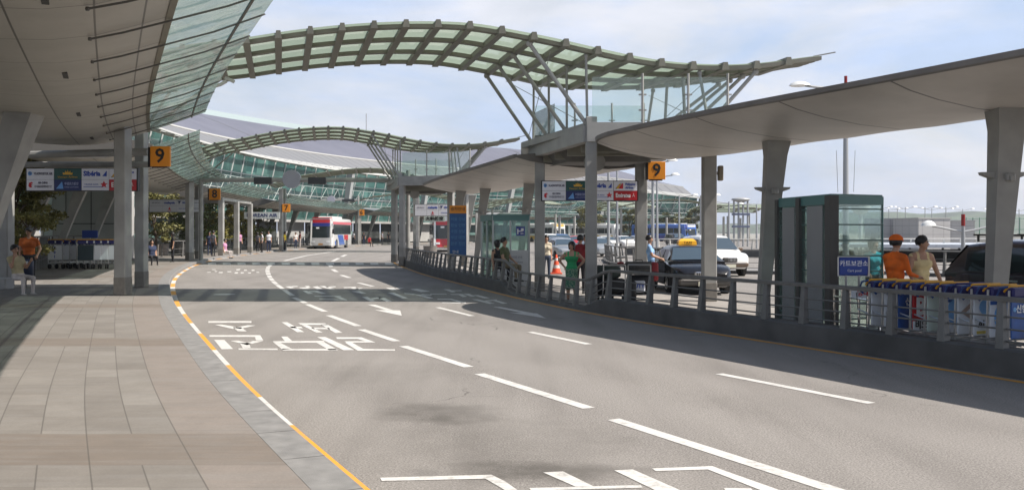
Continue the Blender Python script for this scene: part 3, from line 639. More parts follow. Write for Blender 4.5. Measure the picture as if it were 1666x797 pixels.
# ------------------------------------------------------------------ island walkway canopy
IP = [(.6, 4.14), (1.05, 4.03), (1.7, 3.93), (2.6, 3.85), (3.6, 3.82), (4.7, 3.92), (5.6, 4.15)]
def icanopy(s0, s1, label, cols, tip0=False, tip1=False):
    root = thing('walkway_canopy', label, 'canopy', (0, 0, 0), 0, 'curved canopies along the traffic island')
    ss = YEL.rng(s0, s1, .235)
    def sc(s):   # rounded plan at free ends
        d = 1.0
        if tip0: d = min(d, (s - s0) / 2.6)
        if tip1: d = min(d, (s1 - s) / 2.6)
        d = max(0, min(1, d)); return math.sqrt(max(.0025, 1 - (1 - d) ** 2))
    def pt(s, o, z):
        k = sc(s); o = o + (.05 * max(0, ys(16.5) - s) * max(0, 1 - o / 3.2) if s0 == 0 else 0); return YEL.off(s, 3.1 + (o - 3.1) * (.5 + .5 * k), z + tilt(s) + (.045 * (abs(math.sin(math.pi * s / 2.35)) - .6) * max(0, 1 - abs(o - 3.1) / 2.6) if z < 4.1 else 0))
    def tilt(s): return .008 * (ys(17) - s) if s0 == 0 else 0
    b = MB(); b.loft([[pt(s, o, z) for o, z in IP] for s in ss], False, False, [[(s, o) for o, z in IP] for s in ss]); b.build('soffit', M_SOFFI, root, True)
    tp = [(5.62, 4.18), (4.6, 4.3), (3.1, 4.36), (1.6, 4.32), (.63, 4.22)]
    b = MB(); b.loft([[pt(s, o, z) for o, z in tp] for s in ss], False, False); b.build('roof_sheet', M_TOP, root, True)
    b = MB(); b.loft([[pt(s, o, z) for o, z in ((.6, 4.13), (.54, 4.15), (.52, 4.23), (.64, 4.25))] for s in ss], True, True); b.build('gutter', mat('gutter_grey', (.16, .15, .145), .5, var=.2, vs=1.3), root)
    for s in (s0, s1): b = MB(); b.poly([pt(s, o, z) for o, z in IP] + [pt(s, o, z) for o, z in tp]); b.build('end_panel', mat('end_dark', (.13, .12, .11), .6), root)
    for (s, o, lean) in cols:
        A = YEL.off(s, o, .03); B_ = A + Vector((lean, .1, 3.87)); t = Vector((1, 0, 0)); n = Vector((0, 1, 0))
        def ring(c, a, e): return [c + t * a - n * e, c + t * a + n * e, c - t * a + n * e, c - t * a - n * e]
        b = MB(); b.loft([ring(A, .10, .12), ring(A.lerp(B_, .45), .145, .15), ring(A.lerp(B_, .9), .21, .19), ring(B_ + Vector((0, 0, .02)), .27, .24)], True, True); o_ = b.build('leaning_column', M_STEEL, root, True)
        c = A.lerp(B_, .70); b = MB()
        for sg in (-1, 1):
            b.hexa([c + Vector((sg * .17, -.1, -.02)), c + Vector((sg * .36, -.07, .045)), c + Vector((sg * .36, .07, .045)), c + Vector((sg * .17, .1, -.02)), c + Vector((sg * .17, -.1, .09)), c + Vector((sg * .38, -.07, .09)), c + Vector((sg * .38, .07, .09)), c + Vector((sg * .17, .1, .09))])
        b.cbox(c + Vector((.0, -.2, .0)), (.14, .14, .13), .02); b.cbox(c + Vector((.0, -.28, -.02)), (.08, .06, .09), .01)
        b.build('uplight', M_STEEL, o_)
    return root
def ys(Y): return YEL.sY(Y)
def s_for(x, y, o):
    """arc position on the island whose offset point lies nearest to x,y"""
    return min(YEL.rng(0, YEL.L, .1), key=lambda s: (YEL.off(s, o, 0) - Vector((x, y, 0))).length)
icanopy(0, ys(23.3), 'near right panelled walkway canopy rising out of the right edge', [(s_for(7.75, 15, 2.9), 2.9, .3), (s_for(5.38, 20, 2.9), 2.9, .36), (s_for(10.4, 9.6, 2.9), 2.9, .3)], tip1=True)
icanopy(ys(27.8), ys(47), 'farther walkway canopy with a rounded tip, past the near bridge', [(s_for(-3.35, 45, 1.9), 1.9, .5), (s_for(-2.0, 42, 2.5), 2.5, .5), (s_for(-.1, 37, 3.1), 3.1, .5), (s_for(-3.2, 51, 3.4), 3.4, .5)], tip0=False, tip1=True)
# ------------------------------------------------------------------ terminal building
def _roof(t, b, N, L):
    uv = N('ShaderNodeUVMap'); sep = N('ShaderNodeSeparateXYZ'); L(uv.outputs[0], sep.inputs[0]); S = sep.outputs[0]
    tc = N('ShaderNodeTexCoord'); n1 = noise(t, tc.outputs['Object'], .12, 5, .6)
    c = mixc(t, rangen(t, n1, .3, .7, 0, 1), (.135, .135, .17), (.175, .175, .215))
    fs = mathn(t, 'FRACT', mathn(t, 'DIVIDE', S, 1.6)); c = mixc(t, mathn(t, 'MULTIPLY', mathn(t, 'LESS_THAN', fs, .12), .35), c, (.09, .09, .115))
    fb = mathn(t, 'FRACT', mathn(t, 'DIVIDE', S, 34)); c = mixc(t, mathn(t, 'LESS_THAN', fb, .022), c, (.1, .1, .11))
    L(c, b.inputs['Base Color']); b.inputs['Roughness'].default_value = .5; b.inputs['Metallic'].default_value = .2
M_ROOF = node_mat('standing_seam_roof', _roof)
def _band(t, b, N, L):
    uv = N('ShaderNodeUVMap'); sep = N('ShaderNodeSeparateXYZ'); L(uv.outputs[0], sep.inputs[0])
    fs = mathn(t, 'FRACT', mathn(t, 'DIVIDE', sep.outputs[0], 2.4)); c = mixc(t, mathn(t, 'LESS_THAN', fs, .12), (.19, .19, .195), (.10, .10, .105))
    L(c, b.inputs['Base Color']); b.inputs['Roughness'].default_value = .5
M_BAND = node_mat('ribbed_band', _band)
def _facade(t, b, N, L):
    uv = N('ShaderNodeUVMap'); sep = N('ShaderNodeSeparateXYZ'); L(uv.outputs[0], sep.inputs[0]); S = sep.outputs[0]; Zc = sep.outputs[1]
    cell = N('ShaderNodeCombineXYZ'); L(mathn(t, 'FLOOR', mathn(t, 'DIVIDE', S, 3.0)), cell.inputs[0]); L(mathn(t, 'FLOOR', mathn(t, 'DIVIDE', Zc, 2.0)), cell.inputs[1])
    wn_ = N('ShaderNodeTexWhiteNoise'); L(cell.outputs[0], wn_.inputs['Vector'])
    c = mixc(t, wn_.outputs['Value'], (.03, .10, .095), (.12, .25, .225)); 
    tc = N('ShaderNodeTexCoord'); n1 = noise(t, tc.outputs['Object'], .16, 5, .65)
    c = mixc(t, rangen(t, n1, .38, .62, 0, .8), c, (.03, .075, .068))
    L(c, b.inputs['Base Color']); b.inputs['Roughness'].default_value = .1; b.inputs['Specular IOR Level'].default_value = .8; b.inputs['Metallic'].default_value = .0
M_FAC = node_mat('facade_glass', _facade)
M_FACL = mat('entrance_glass', (.16, .27, .25), .15, var=.35, vs=.6, spec=.7)
M_GREYP = mat('grey_cladding', (.40, .395, .385), .6, var=.12, vs=.6)
M_MULL = mat('mullion', (.36, .38, .37), .5)
M_SLAT = mat('white_slat', (.52, .52, .50), .45)
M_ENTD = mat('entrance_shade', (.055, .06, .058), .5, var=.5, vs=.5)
tb = thing('terminal_building', 'long curved terminal with grey seamed roof, white slats and teal glass front', 'terminal', (0, 0, 0))
TS0 = CURB.sY(30); TS1 = min(CURB.rng(0, CURB.L, .5), key=lambda s: (CURB.at(s) - Vector((48, 208, 0))).length)
def endk(s): return max(0, min(1, (TS1 - s) / 30))
def RZ(s): k = endk(s); return .34 + .66 * math.sin(k * math.pi / 2)
def EZ(s): return .84 + .16 * math.sin(endk(s) * math.pi / 2)
ss = CURB.rng(TS0, TS1, 2)
pr = [(-21.5, 15.6), (-26, 17.6), (-31, 19.6), (-37, 21.8), (-44, 23.2), (-52, 23.6)]
def rz_(o, z, s):
    e = EZ(s); return 15.6 * e + (z - 15.6) * (RZ(s) if z > 15.6 else 1)
b = MB(); b.loft([[CURB.off(s, o, rz_(o, z, s)) for o, z in pr] for s in ss], False, False, [[(s, o) for o, z in pr] for s in ss]); b.build('roof', M_ROOF, tb, True)
b = MB(); b.loft([[CURB.off(s, o, z * EZ(s)) for o, z in ((-16.3, 13.05), (-18, 13.9), (-21.3, 15.45))] for s in ss], False, False, [[(s, o) for o in (0, 1, 2)] for s in ss]); b.build('eave_band', M_BAND, tb, True)
for o, z, w_ in ((-21.4, 15.58, .16), (-16.1, 12.95, .1), (-11.0, 11.75, .14)):
    b = MB(); b.loft([[CURB.off(s, o + dx, z * EZ(s) + dz) for dx, dz in ((-w_, -w_ * .6), (w_, -w_ * .6), (w_, w_ * .6), (-w_, w_ * .6))] for s in ss], True, True); b.build('eave_rail', M_SLAT, tb)
# raised ridge lantern seen over the roof on the left
sa = [s for s in ss if CURB.at(s).y > 88 and CURB.at(s).y < 172]
b = MB(); b.loft([[CURB.off(s, o, z) for o, z in ((-45, 23.1), (-45.2, 24.4), (-50, 25.0), (-54, 23.5))] for s in sa], True, True); b.build('ridge_lantern', mat('lantern_glass', (.35, .42, .42), .2, spec=.7), tb)
# slatted eave: long slats + rafters as one repeated surface pattern part each run
b = MB()
for j in range(5):
    o = -11.9 - j * .95; z = 11.95 + j * .24
    b.loft([[CURB.off(s, o + dx, z * EZ(s) + dz) for dx, dz in ((-.15, -.07), (.15, -.14), (.15, -.04), (-.15, .05))] for s in ss], True, True)
b.build('slatted_eave', M_SLAT, tb)
for s in CURB.rng(TS0, TS1, 4):
    b = MB(); b.bar(CURB.off(s, -10.9, 11.55 * EZ(s)), CURB.off(s, -16.4, 12.9 * EZ(s)), .18, .35); b.build('eave_rafter', M_STEELD, tb)
# glazed front, upper and lower
b = MB(); fp = [(-14.9, 3.6), (-14.2, 7.5), (-13.6, 12.2)]
b.loft([[CURB.off(s, o, z * (EZ(s) if z > 8 else 1)) for o, z in fp] for s in ss], False, False, [[(s, z) for o, z in fp] for s in ss]); b.build('glass_front', M_FAC, tb)
b = MB()
for s in CURB.rng(TS0, TS1, 3): b.bar(CURB.off(s, -14.8, 3.6), CURB.off(s + 1.2, -13.5, 12.2 * EZ(s)), .1, .16)
for z, o in ((5.5, -14.45), (7.5, -14.1), (9.6, -13.85)):
    b.loft([[CURB.off(s, o + dx, z + dz) for dx, dz in ((-.05, -.05), (.05, -.05), (.05, .05), (-.05, .05))] for s in ss], True, True)
b.build('mullions', M_MULL, tb)
b = MB()
for i, s in enumerate(CURB.rng(CURB.sY(62), TS1, 3.4)):
    a_, c_, d_ = CURB.off(s, -12.6, 6.4), CURB.off(s + 1.7, -12.2, 8.8), CURB.off(s + 3.4, -12.6, 6.4)
    b.cyl(a_, c_, .045, 5); b.cyl(c_, d_, .045, 5); b.cyl(a_, d_, .05, 5); b.cyl(c_, CURB.off(s + 5.1, -12.2, 8.8), .05, 5)
b.build('pipe_truss', mat('truss_pale', (.30, .36, .34), .4), tb)
for s in CURB.rng(CURB.sY(146), TS1 - 2, 24):
    b = MB(); A, B_ = CURB.off(s, -12.0, .15), CURB.off(s + 2.2, -11.6, 11.6 * EZ(s)); t = CURB.tan(s); n = CURB.nor(s)
    b.loft([[A + t * .2 + n * .3, A - t * .3 + n * .3, A - t * .3 - n * .3, A + t * .3 - n * .3], [B_ + t * .5 + n * .5, B_ - t * .5 + n * .5, B_ - t * .5 - n * .5, B_ + t * .5 - n * .5]], True, True)
    b.build('raking_column', mat('column_shell', (.26, .27, .265), .5), tb)
b = MB(); b.loft([[CURB.off(s, o, z) for o, z in ((-13.9, 3.4), (-15.2, 3.4), (-15.2, 3.75), (-13.9, 3.75))] for s in ss], True, True); b.build('floor_edge', M_GREYP, tb)
rnd = random.Random(11)
s = TS0
while s < TS1 - 6:
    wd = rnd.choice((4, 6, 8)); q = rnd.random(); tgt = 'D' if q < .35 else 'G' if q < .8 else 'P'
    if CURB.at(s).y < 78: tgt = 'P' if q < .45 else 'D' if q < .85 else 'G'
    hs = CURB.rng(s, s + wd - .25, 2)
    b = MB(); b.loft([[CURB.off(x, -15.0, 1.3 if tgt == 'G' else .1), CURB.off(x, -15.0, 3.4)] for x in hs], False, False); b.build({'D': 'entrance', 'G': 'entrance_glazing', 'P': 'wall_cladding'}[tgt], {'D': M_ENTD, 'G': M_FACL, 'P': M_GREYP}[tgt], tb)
    if tgt == 'G': b = MB(); b.loft([[CURB.off(x, -15.02, .1), CURB.off(x, -15.02, 1.3)] for x in hs], False, False); b.build('entrance', M_ENTD, tb)
    s += wd
# tall grey clad wing close to the pavement on the left
wg = thing('stair_block', 'grey panelled block with a tall slot window behind the left carts', 'building', (-27.5, 60, 0))
b = MB(); b.box((0, 0, 4.0), (4.6, 3, 8)); b.build('wall', M_GREYP, wg)
b = MB()
for z in (2.4, 4.6, 6.8): b.box((0, -1.51, z), (4.6, .02, .05))
for x in (-.8, .8): b.box((x, -1.51, 4), (.04, .02, 8))
b.build('panel_joints', M_DARK, wg)
b = MB(); b.box((-1.9, -1.53, 2.6), (.5, .06, 4.6)); b.build('slot_window', mat('bright_frosted', (.6, .66, .66), .3), wg)

# ------------------------------------------------------------------ railings
M_RAIL = mat('galvanised_rail', (.145, .142, .136), .5, .1, var=.15, vs=5)
def railing(path, s0, s1, name, label, basefn, o=.3, h=.62, sp=.9, wall=True, group=None, n=4, flip=1, lean=.2, mtl=None, pw=.3):
    root = thing(name, label, 'railing', (0, 0, 0), 0, group); mtl = mtl or M_RAIL
    ss = path.rng(s0, s1, .4)
    if wall:
        b = MB(); b.loft([[path.off(s, o - .2 * flip, -.02), path.off(s, o - .17 * flip, basefn(s) - .03), path.off(s, o - .13 * flip, basefn(s)), path.off(s, o + .13 * flip, basefn(s)), path.off(s, o + .13 * flip, -.02)] for s in ss], True, True); b.build('base_wall', M_WALL, root)
    def lo(z): return o + (lean * flip) * (1 - z / h) * -.5
    b = MB(); b.loft([[path.off(s, lo(h) + dx, basefn(s) + h + dz) for dx, dz in ((-.045, -.03), (.045, -.03), (.05, .015), (.02, .035), (-.02, .035), (-.05, .015))] for s in ss], True, True); b.build('top_rail', mtl, root, True)
    for i in range(n - 1):
        z = h * (i + .55) / n; b = MB()
        b.loft([[path.off(s, lo(z) + .02 + .014 * math.cos(a), basefn(s) + z + .014 * math.sin(a)) for a in (0, 1.05, 2.1, 3.14, 4.2, 5.24)] for s in ss], True, True); b.build('rail', mtl, root, True)
    for k, s in enumerate(path.rng(s0 + .1, s1 - .1, sp)):
        t = path.tan(s) * .011; z0 = basefn(s) - .01; b = MB()
        def q(oo, z, ds): p = path.off(s, oo, z0 + z); return p + path.tan(s) * ds
        # tapered leaning plate, broad at the foot, turned across the run
        P = [q(lo(0) - .06, 0, -.1), q(lo(0) + .06, 0, -.1), q(lo(h) + .035, h - .02, .0), q(lo(h) - .035, h - .02, .0)]
        tn = path.nor(s) * .02
        b.hexa([P[0] - t, P[1] - t, P[2] - t, P[3] - t, P[0] + t + path.tan(s) * .1, P[1] + t + path.tan(s) * .1, P[2] + t + path.tan(s) * .06, P[3] + t + path.tan(s) * .06]); b.build('post', mtl, root)
    return root
sC0, sC1 = s_for(*gp(965, 512), 0), s_for(*gp(815, 478), 0)
def wallh(s):
    def sm(x): x = max(0, min(1, x)); return x * x * (3 - 2 * x)
    k = sm((s - sC0) / 1.6) * sm((sC1 + .8 - s) / 1.6)
    return .36 * (1 - k) + .07 * k
railing(YEL, 1, YEL.L - 5.5, 'kerb_railing', 'grey sloping railing on a concrete base along the island kerb', wallh, o=.36)
R2 = Path([gp(1016, 419), gp(993, 421), gp(989, 424), gp(1000, 430), gp(1040, 436), gp(1100, 440), gp(1190, 444.5), gp(1300, 446), gp(1440, 446), (17.5, 39.4), (21.5, 34), (24.5, 27)])
railing(R2, 0, R2.L, 'curved_railing', 'curved railing with rounded nose behind the black taxi', lambda s: .14, o=.2, h=.92, sp=1.3, n=4)
b = MB(); nn = R2.rng(0, R2.L, 1)
b.loft([[R2.off(s, -.05, -.02), R2.off(s, -.05, .13), R2.off(s, -2.5, .13) if s > 12 else R2.off(s, -.6, .13)] for s in nn], False, False); tag(b.build('kerb', M_KERB), kind='structure')
R3 = Path([(9.5, 76), (14, 71.5), (20, 68.5), (28, 66), (40, 64), (60, 62)])
railing(R3, 0, R3.L, 'ramp_parapet', 'pale ramp parapet with close balusters beyond the curved railing', lambda s: .55 + .004 * s, o=.2, h=.75, sp=1.1, n=3, mtl=mat('pale_parapet', (.6, .58, .54), .6, var=.1))
R4 = Path([gp(52, 441, .15), gp(66, 437, .15), gp(88, 430, .15), gp(150, 428, .15)])
railing(R4, 0, R4.L, 'handrail', 'tall steel handrail beside the man in the orange polo', lambda s: .15, o=0, h=1.5, sp=.9, wall=False, n=2, lean=.0)
R5 = Path([gp(262, 418, .15), gp(300, 417, .15), gp(420, 404, .15), gp(500, 399, .15)])
railing(R5, 0, R5.L, 'handrail', 'far steel handrail behind the row of square posts', lambda s: .15, o=0, h=1.1, sp=2.0, wall=False, n=3, lean=0)

# ------------------------------------------------------------------ signs
M_ORANGE = mat('sign_orange', (.78, .27, .012), .45); M_BLACK = mat('black_paint', (.012, .012, .012), .4)
M_WB = mat('board_white', (.74, .75, .82), .45); M_NAVY = mat('board_navy', (.015, .03, .14), .4); M_GREEN = mat('board_green', (.02, .09, .08), .4)
M_RED = mat('board_red', (.46, .012, .02), .4); M_BLUE = mat('ink_blue', (.03, .08, .42), .5); M_GREYT = mat('ink_grey', (.14, .14, .2), .5)
M_GOLD = mat('ink_gold', (.72, .42, .05), .5); M_REDI = mat('ink_red', (.6, .03, .04), .5); M_WT = mat('ink_white', (.85, .85, .85), .5); M_SKYB = mat('ink_pale_blue', (.15, .36, .75), .5)
def numsign(px_, py_, Y, size, ch, label, side=-1):
    c = at(px_, py_, Y); root = thing('number_sign', label, 'sign', c, 0, 'orange zone number signs')
    b = MB(); b.cbox((0, .06, 0), (size, .1, size * 1.02), .008); b.build('panel', M_ORANGE, root)
    b = MB(); b.box((side * size * .55, .1, -.02), (size * .1, .22, size)); b.box((-.02, .1, -size * .53), (size * .75, .14, .05)); b.build('bracket', M_BLACK, root)
    lettering(ch, size * 1.0, M_BLACK, (.0, .003, .0), root, bold=.018 * size)
    return root
numsign(260, 254.5, 25.6, .55, '9', 'big orange sign with black nine beside the nearest left square column')
numsign(1068.5, 277.5, 28.6, .54, '9', 'orange sign with black nine on the right side above the taxi')
numsign(349, 316, 59.5, .72, '8', 'smaller orange sign with black eight by the second footbridge posts')
numsign(465.5, 338.5, 86, .72, '7', 'small orange sign with black seven left of the coach')
numsign(588, 346, 131, .8, '6', 'tiny orange sign on the post right of the coach')

def airline_board(px0, px1, py0, py1, Y, label, order=0, mirror=False, empty_right=False):
    A, B_ = at(px0, py0, Y), at(px1, py1, Y); W_, H = B_.x - A.x, A.z - B_.z; c = (A + B_) / 2
    root = thing('airline_board', label, 'sign board', c, 0, 'airline name boards')
    b = MB(); b.box((0, .1, 0), (W_ + .06, .16, H + .04)); b.build('case', M_BLACK, root)
    cw, chh = W_ / 4, H / 2; y = .012
    def panel(i, j, m): bb = MB(); bb.box((-W_ / 2 + cw * (i + .5), y + .002 * 0, H / 2 - chh * (j + .5)), (cw - .012, .02, chh - .006)); bb.build('panel', m, root)
    def pos(i, j, dx=0, dz=0): return (-W_ / 2 + cw * (i + .5) + dx * cw, y - .016, H / 2 - chh * (j + .5) + dz * chh)
    def shape(m, i, j, pts, nm='emblem'):
        bb = MB(); bb.extr([Vector(pos(i, j, p[0], p[1])) for p in pts], (0, -.006, 0)); bb.build(nm, m, root)
    def word(t, i, j, sz, m, dx=0, dz=0, wd=None, bold=.0): lettering(t, sz * chh, m, pos(i, j, dx, dz), root, bold, width=None if wd is None else wd * cw)
    circ = lambda cx, cy, rx, ry, n=14: [(cx + rx * math.cos(6.2832 * k / n), cy + ry * math.sin(6.2832 * k / n)) for k in range(n)]
    if order == 0:
        for i in range(4):
            for j in range(2): panel(i, j, M_RED if (i, j) == (3, 1) else M_GREEN if (i, j) == (1, 0) else M_NAVY if (i, j) == (1, 1) else M_WB)
        shape(M_SKYB, 0, 0, circ(-.37, .05, .07, .2)); shape(M_WB, 0, 0, [(p[0], p[1]) for p in circ(-.36, .08, .035, .09)], 'emblem')
        word('VLADIVOSTOK AIR', 0, 0, .3, M_GREYT, .11, .03, .68, .004)
        shape(M_REDI, 0, 1, [(-.42, -.1), (-.40, .2), (-.30, .28), (-.26, .16), (-.34, .1), (-.28, .02), (-.33, -.04), (-.29, -.2), (-.37, -.24)])
        word('AIR CHINA', 0, 1, .26, M_GREYT, .1, .2, .36, .004); word('中國國際航空', 0, 1, .26, M_GREYT, .11, -.16, .64)
        shape(M_GOLD, 1, 0, [(-.16, -.06), (-.18, .16), (-.1, .08), (-.08, .3), (-.02, .14), (.0, .38), (.04, .14), (.1, .3), (.11, .08), (.19, .16), (.17, -.06)])
        word('Vietnam Airlines', 1, 0, .24, M_GOLD, .0, -.27, .72)
        shape(M_SKYB, 1, 1, [(-.42, -.34), (-.2, .32), (-.15, -.34)]); word('中國南方航空', 1, 1, .3, mat('ink_lilac', (.45, .5, .75), .5), .14, .1, .5); word('CHINA SOUTHERN', 1, 1, .14, mat('ink_lilac', (.45, .5, .75)), .14, -.2, .5)
        word('Sibéria', 2, 0, .62, M_BLUE, -.12, .03, .62, .008); shape(M_BLUE, 2, 0, [(.26, -.2), (.42, .3), (.42, -.2)])
        word('Garuda Airlines', 2, 1, .2, M_BLUE, -.14, .05, .52) if False else word('TRANS ASIA', 2, 1, .2, M_BLUE, -.14, .05, .52)
        shape(M_BLUE, 2, 1, [(-.42, -.2), (.3, -.2), (.3, -.15), (-.42, -.15)]); shape(M_REDI, 2, 1, [(.2, .14), (.28, .14), (.32, .38), (.36, .14), (.45, .14), (.38, -.02), (.41, -.24), (.32, -.1), (.23, -.24), (.26, -.02)])
        shape(M_GOLD, 3, 0, [(-.42, -.28), (-.26, .2), (-.18, .28), (-.3, -.28)]); shape(M_REDI, 3, 0, [(-.3, -.28), (-.14, .28), (-.1, .28), (-.1, -.28)]); shape(M_NAVY, 3, 0, [(-.42, -.3), (-.39, -.2), (-.35, -.2), (-.38, -.3)])
        word('Philippine', 3, 0, .34, M_BLUE, .2, .18, .42, .003); word('Airlines', 3, 0, .34, M_BLUE, .16, -.18, .34, .003)
        word('Emirates', 3, 1, .6, M_WT, -.1, 0, .62, .006); word('人', 3, 1, .4, M_WT, .34, .02, .1)
    else:
        for i in range(4):
            for j in range(2): panel(i, j, M_WB)
        word('AIR MACAU', 0, 0, .34, M_GREYT, .0, .0, .6); word('malaysia', 1, 0, .5, M_BLUE, -.0, .0, .8, .008); shape(M_NAVY, 2, 0, [(-.4, .3), (-.1, .3), (-.2, .1), (-.28, -.3), (-.32, .1)]); word('MIAT', 2, 0, .45, M_BLUE, .18, 0, .42, .006)
        shape(M_REDI, 1, 1, [(-.08, -.1), (0, .35), (.1, -.1)]); word('AIR', 1, 1, .3, M_REDI, .0, -.3, .3); word('AIRLINES', 2, 1, .26, M_BLUE, 0, .05, .6); word('JAPAN AIR', 3, 0, .3, M_GREYT, 0, 0, .6); word('공항안내', 3, 1, .4, M_GREYT, 0, 0, .6)
    return root
airline_board(43, 222, 274.5, 310, 26.9, 'wide airline board hanging behind the nearest left column')
airline_board(882, 1037, 295, 326, 28.3, 'wide airline board between the island columns, right of the glass booth')
airline_board(243, 330, 325, 345, 58.5, 'narrow white airline board further back on the left pavement', 1)
airline_board(675, 752, 333, 351, 56.5, 'narrow white airline board under the farther island canopy', 1)
def nameboard(px0, px1, py0, py1, Y, txt, m, ink, label, bold=.01):
    A, B_ = at(px0, py0, Y), at(px1, py1, Y); root = thing('name_board', label, 'sign board', (A + B_) / 2)
    b = MB(); b.box((0, .06, 0), (B_.x - A.x, .1, A.z - B_.z)); b.build('panel', m, root)
    lettering(txt, (A.z - B_.z) * .7, ink, (0, .003, 0), root, bold, width=(B_.x - A.x) * .86); return root
nameboard(397, 455, 345, 356, 80, 'KOREAN AIR', mat('board_pale', (.55, .58, .57), .5), M_NAVY, 'pale board with dark serif capitals behind the square posts')
nameboard(690, 724, 351.5, 360.5, 57.5, '大韓航空', mat('board_mint', (.5, .58, .55), .5), M_BLACK, 'small mint board with black Chinese characters under the far airline board')

# information board on the island
c = at(745, 373, 37.5); r_ = thing('information_board', 'tall blue information board with an orange header on the island', 'sign board', (c.x, c.y, .03))
b = MB(); b.cbox((0, .08, 1.72), (.68, .12, 1.75), .01); b.build('panel', mat('info_blue', (.015, .09, .26), .4, var=.1, vs=3), r_)
b = MB(); b.box((0, .06, 2.75), (.68, .14, .32)); b.build('header', M_ORANGE, r_)
b = MB(); b.box((-.3, .1, .42), (.05, .06, .9)); b.box((.3, .1, .42), (.05, .06, .9)); b.build('leg', M_STEEL, r_)
lettering('승차안내', .16, mat('ink_brown', (.25, .09, .01), .5), (0, -.015, 2.76), r_, .004)
for i, t in enumerate(('서울 강남', '잠실 인천', '수원 성남', '부산 대전', '광주 천안')): lettering(t, .15, mat('info_text', (.1, .28, .5), .5), (0, .015, 2.35 - .25 * i), r_)
lettering('안내', .14, M_WT, (-.1, .015, 1.02), r_)

# sign gantries with dark boxes and a grey disc
def gantry(pa, pb, Y, boxes, disc, label):
    A, B_ = at(*pa, Y), at(*pb, Y); root = thing('sign_gantry', label, 'gantry', (A.x, Y, 0), 0, 'sign gantries across the road')
    b = MB(); b.cyl((0, 0, A.z), (B_.x - A.x, 0, B_.z), .14, 10); b.build('beam', M_STEEL, root, True)
    for x in (0, B_.x - A.x):
        b = MB(); b.cyl((x, 0, 0), (x, 0, A.z + .6), .13, 10); b.build('post', M_STEEL, root, True)
    for q in boxes:
        x0, x1 = xat(q[0], Y) - A.x, xat(q[1], Y) - A.x; b = MB(); b.cbox(((x0 + x1) / 2, 0, A.z - .05), (x1 - x0, .35, .42), .02); b.build('sign_box', mat('sign_box_dark', (.03, .03, .032), .4), root)
    x = xat(disc[0], Y) - A.x; b = MB(); b.cyl((x, -.15, A.z + .05), (x, .1, A.z + .05), disc[1], 20); b.build('disc_sign', mat('disc_grey', (.33, .33, .38), .5), root)
    return root
gantry((327, 293), (664, 293), 56.5, ((414, 443), (502, 531)), (475, .56), 'grey gantry beam with two dark sign boxes over the road')
gantry((460, 325.5), (583, 325.5), 128, ((502, 523), (557, 577)), (539, .55), 'lower, farther gantry beam just above the coach')

# ------------------------------------------------------------------ glass booths
M_BOOTH = mat('booth_frame_dark', (.06, .058, .056), .45, var=.15, vs=4); M_FROST = mat('frosted_strip', (.24, .245, .25), .35, var=.08, vs=1.5)
M_TEAL = mat('booth_fascia_teal', (.075, .19, .185), .3); M_BGL = glass('booth_glass', (.82, .93, .90), .1, (.36, .48, .46), .1, fk=.5)
def smoking_booth():
    P1, P0, P2 = Vector((5.42, 18.75, .03)), Vector((5.72, 16.5, .03)), Vector((6.85, 17.05, .03)); P3 = P1 + (P2 - P0)
    root = thing('glass_shelter', 'dark framed glass shelter with teal fascia beside the cart bay sign', 'shelter', P0); o = P0
    up = Vector((0, 0, 2.48)); L = lambda p: p - o
    for p, w_ in ((P0, .17), (P1, .11), (P0.lerp(P1, .56), .13), (P3, .09)):
        d = (P1 - P0).normalized(); b = MB(); b.bar(L(p), L(p + up), w_, w_ * 1.2, d); b.build('post', M_BOOTH, root)
    b = MB()
    for a, c in ((P0, P1), (P0, P2), (P2, P3), (P1, P3)): b.bar(L(a + up * .968), L(c + up * .968), .05, .15)
    b.build('fascia', M_TEAL, root)
    b = MB(); b.hexa([L(P0 + up), L(P2 + up), L(P3 + up), L(P1 + up)] + [L(p + up) + Vector((0, 0, .03)) for p in (P0, P2, P3, P1)]); b.build('roof', M_TEAL, root)
    for f0, f1 in ((.14, .42), (.66, .90)):
        a, c = P0.lerp(P1, f0), P0.lerp(P1, f1); n = Vector((-.02, -.005, 0)); b = MB(); b.bar(L(a.lerp(c, .5) + n), L(a.lerp(c, .5) + up * .93 + n), .02, (c - a).length, Vector((-1, .1, 0)).cross(Vector((0, 0, 1)))) if False else b.hexa([L(a) + n, L(c) + n, L(c), L(a), L(a) + n + up * .93, L(c) + n + up * .93, L(c) + up * .93, L(a) + up * .93]); b.build('frosted_panel', M_FROST, root)
    def pane(a, c):
        n = (c - a).cross(Vector((0, 0, 1))).normalized() * .006; b = MB(); b.hexa([L(a) - n, L(c) - n, L(c) + n, L(a) + n, L(a) - n + up * .94, L(c) - n + up * .94, L(c) + n + up * .94, L(a) + n + up * .94]); b.build('pane', M_BGL, root)
    pane(P0, P2); pane(P0.lerp(P1, .03), P0.lerp(P1, .97)); pane(P1, P3)
    M_TB = mat('glazing_bar_teal', (.05, .11, .10), .4)
    for i in range(8):
        z = Vector((0, 0, .25 + .285 * i)); b = MB(); b.bar(L(P0 + z), L(P2 + z), .05, .025); b.bar(L(P1 + z), L(P3 + z), .04, .02); b.bar(L(P0 + z), L(P1 + z), .02, .025); b.build('glazing_bar', M_TB, root)
    b = MB(); b.bar(L(P2), L(P2 + up), .03, .03); b.build('edge_trim', M_TEAL, root)
smoking_booth()
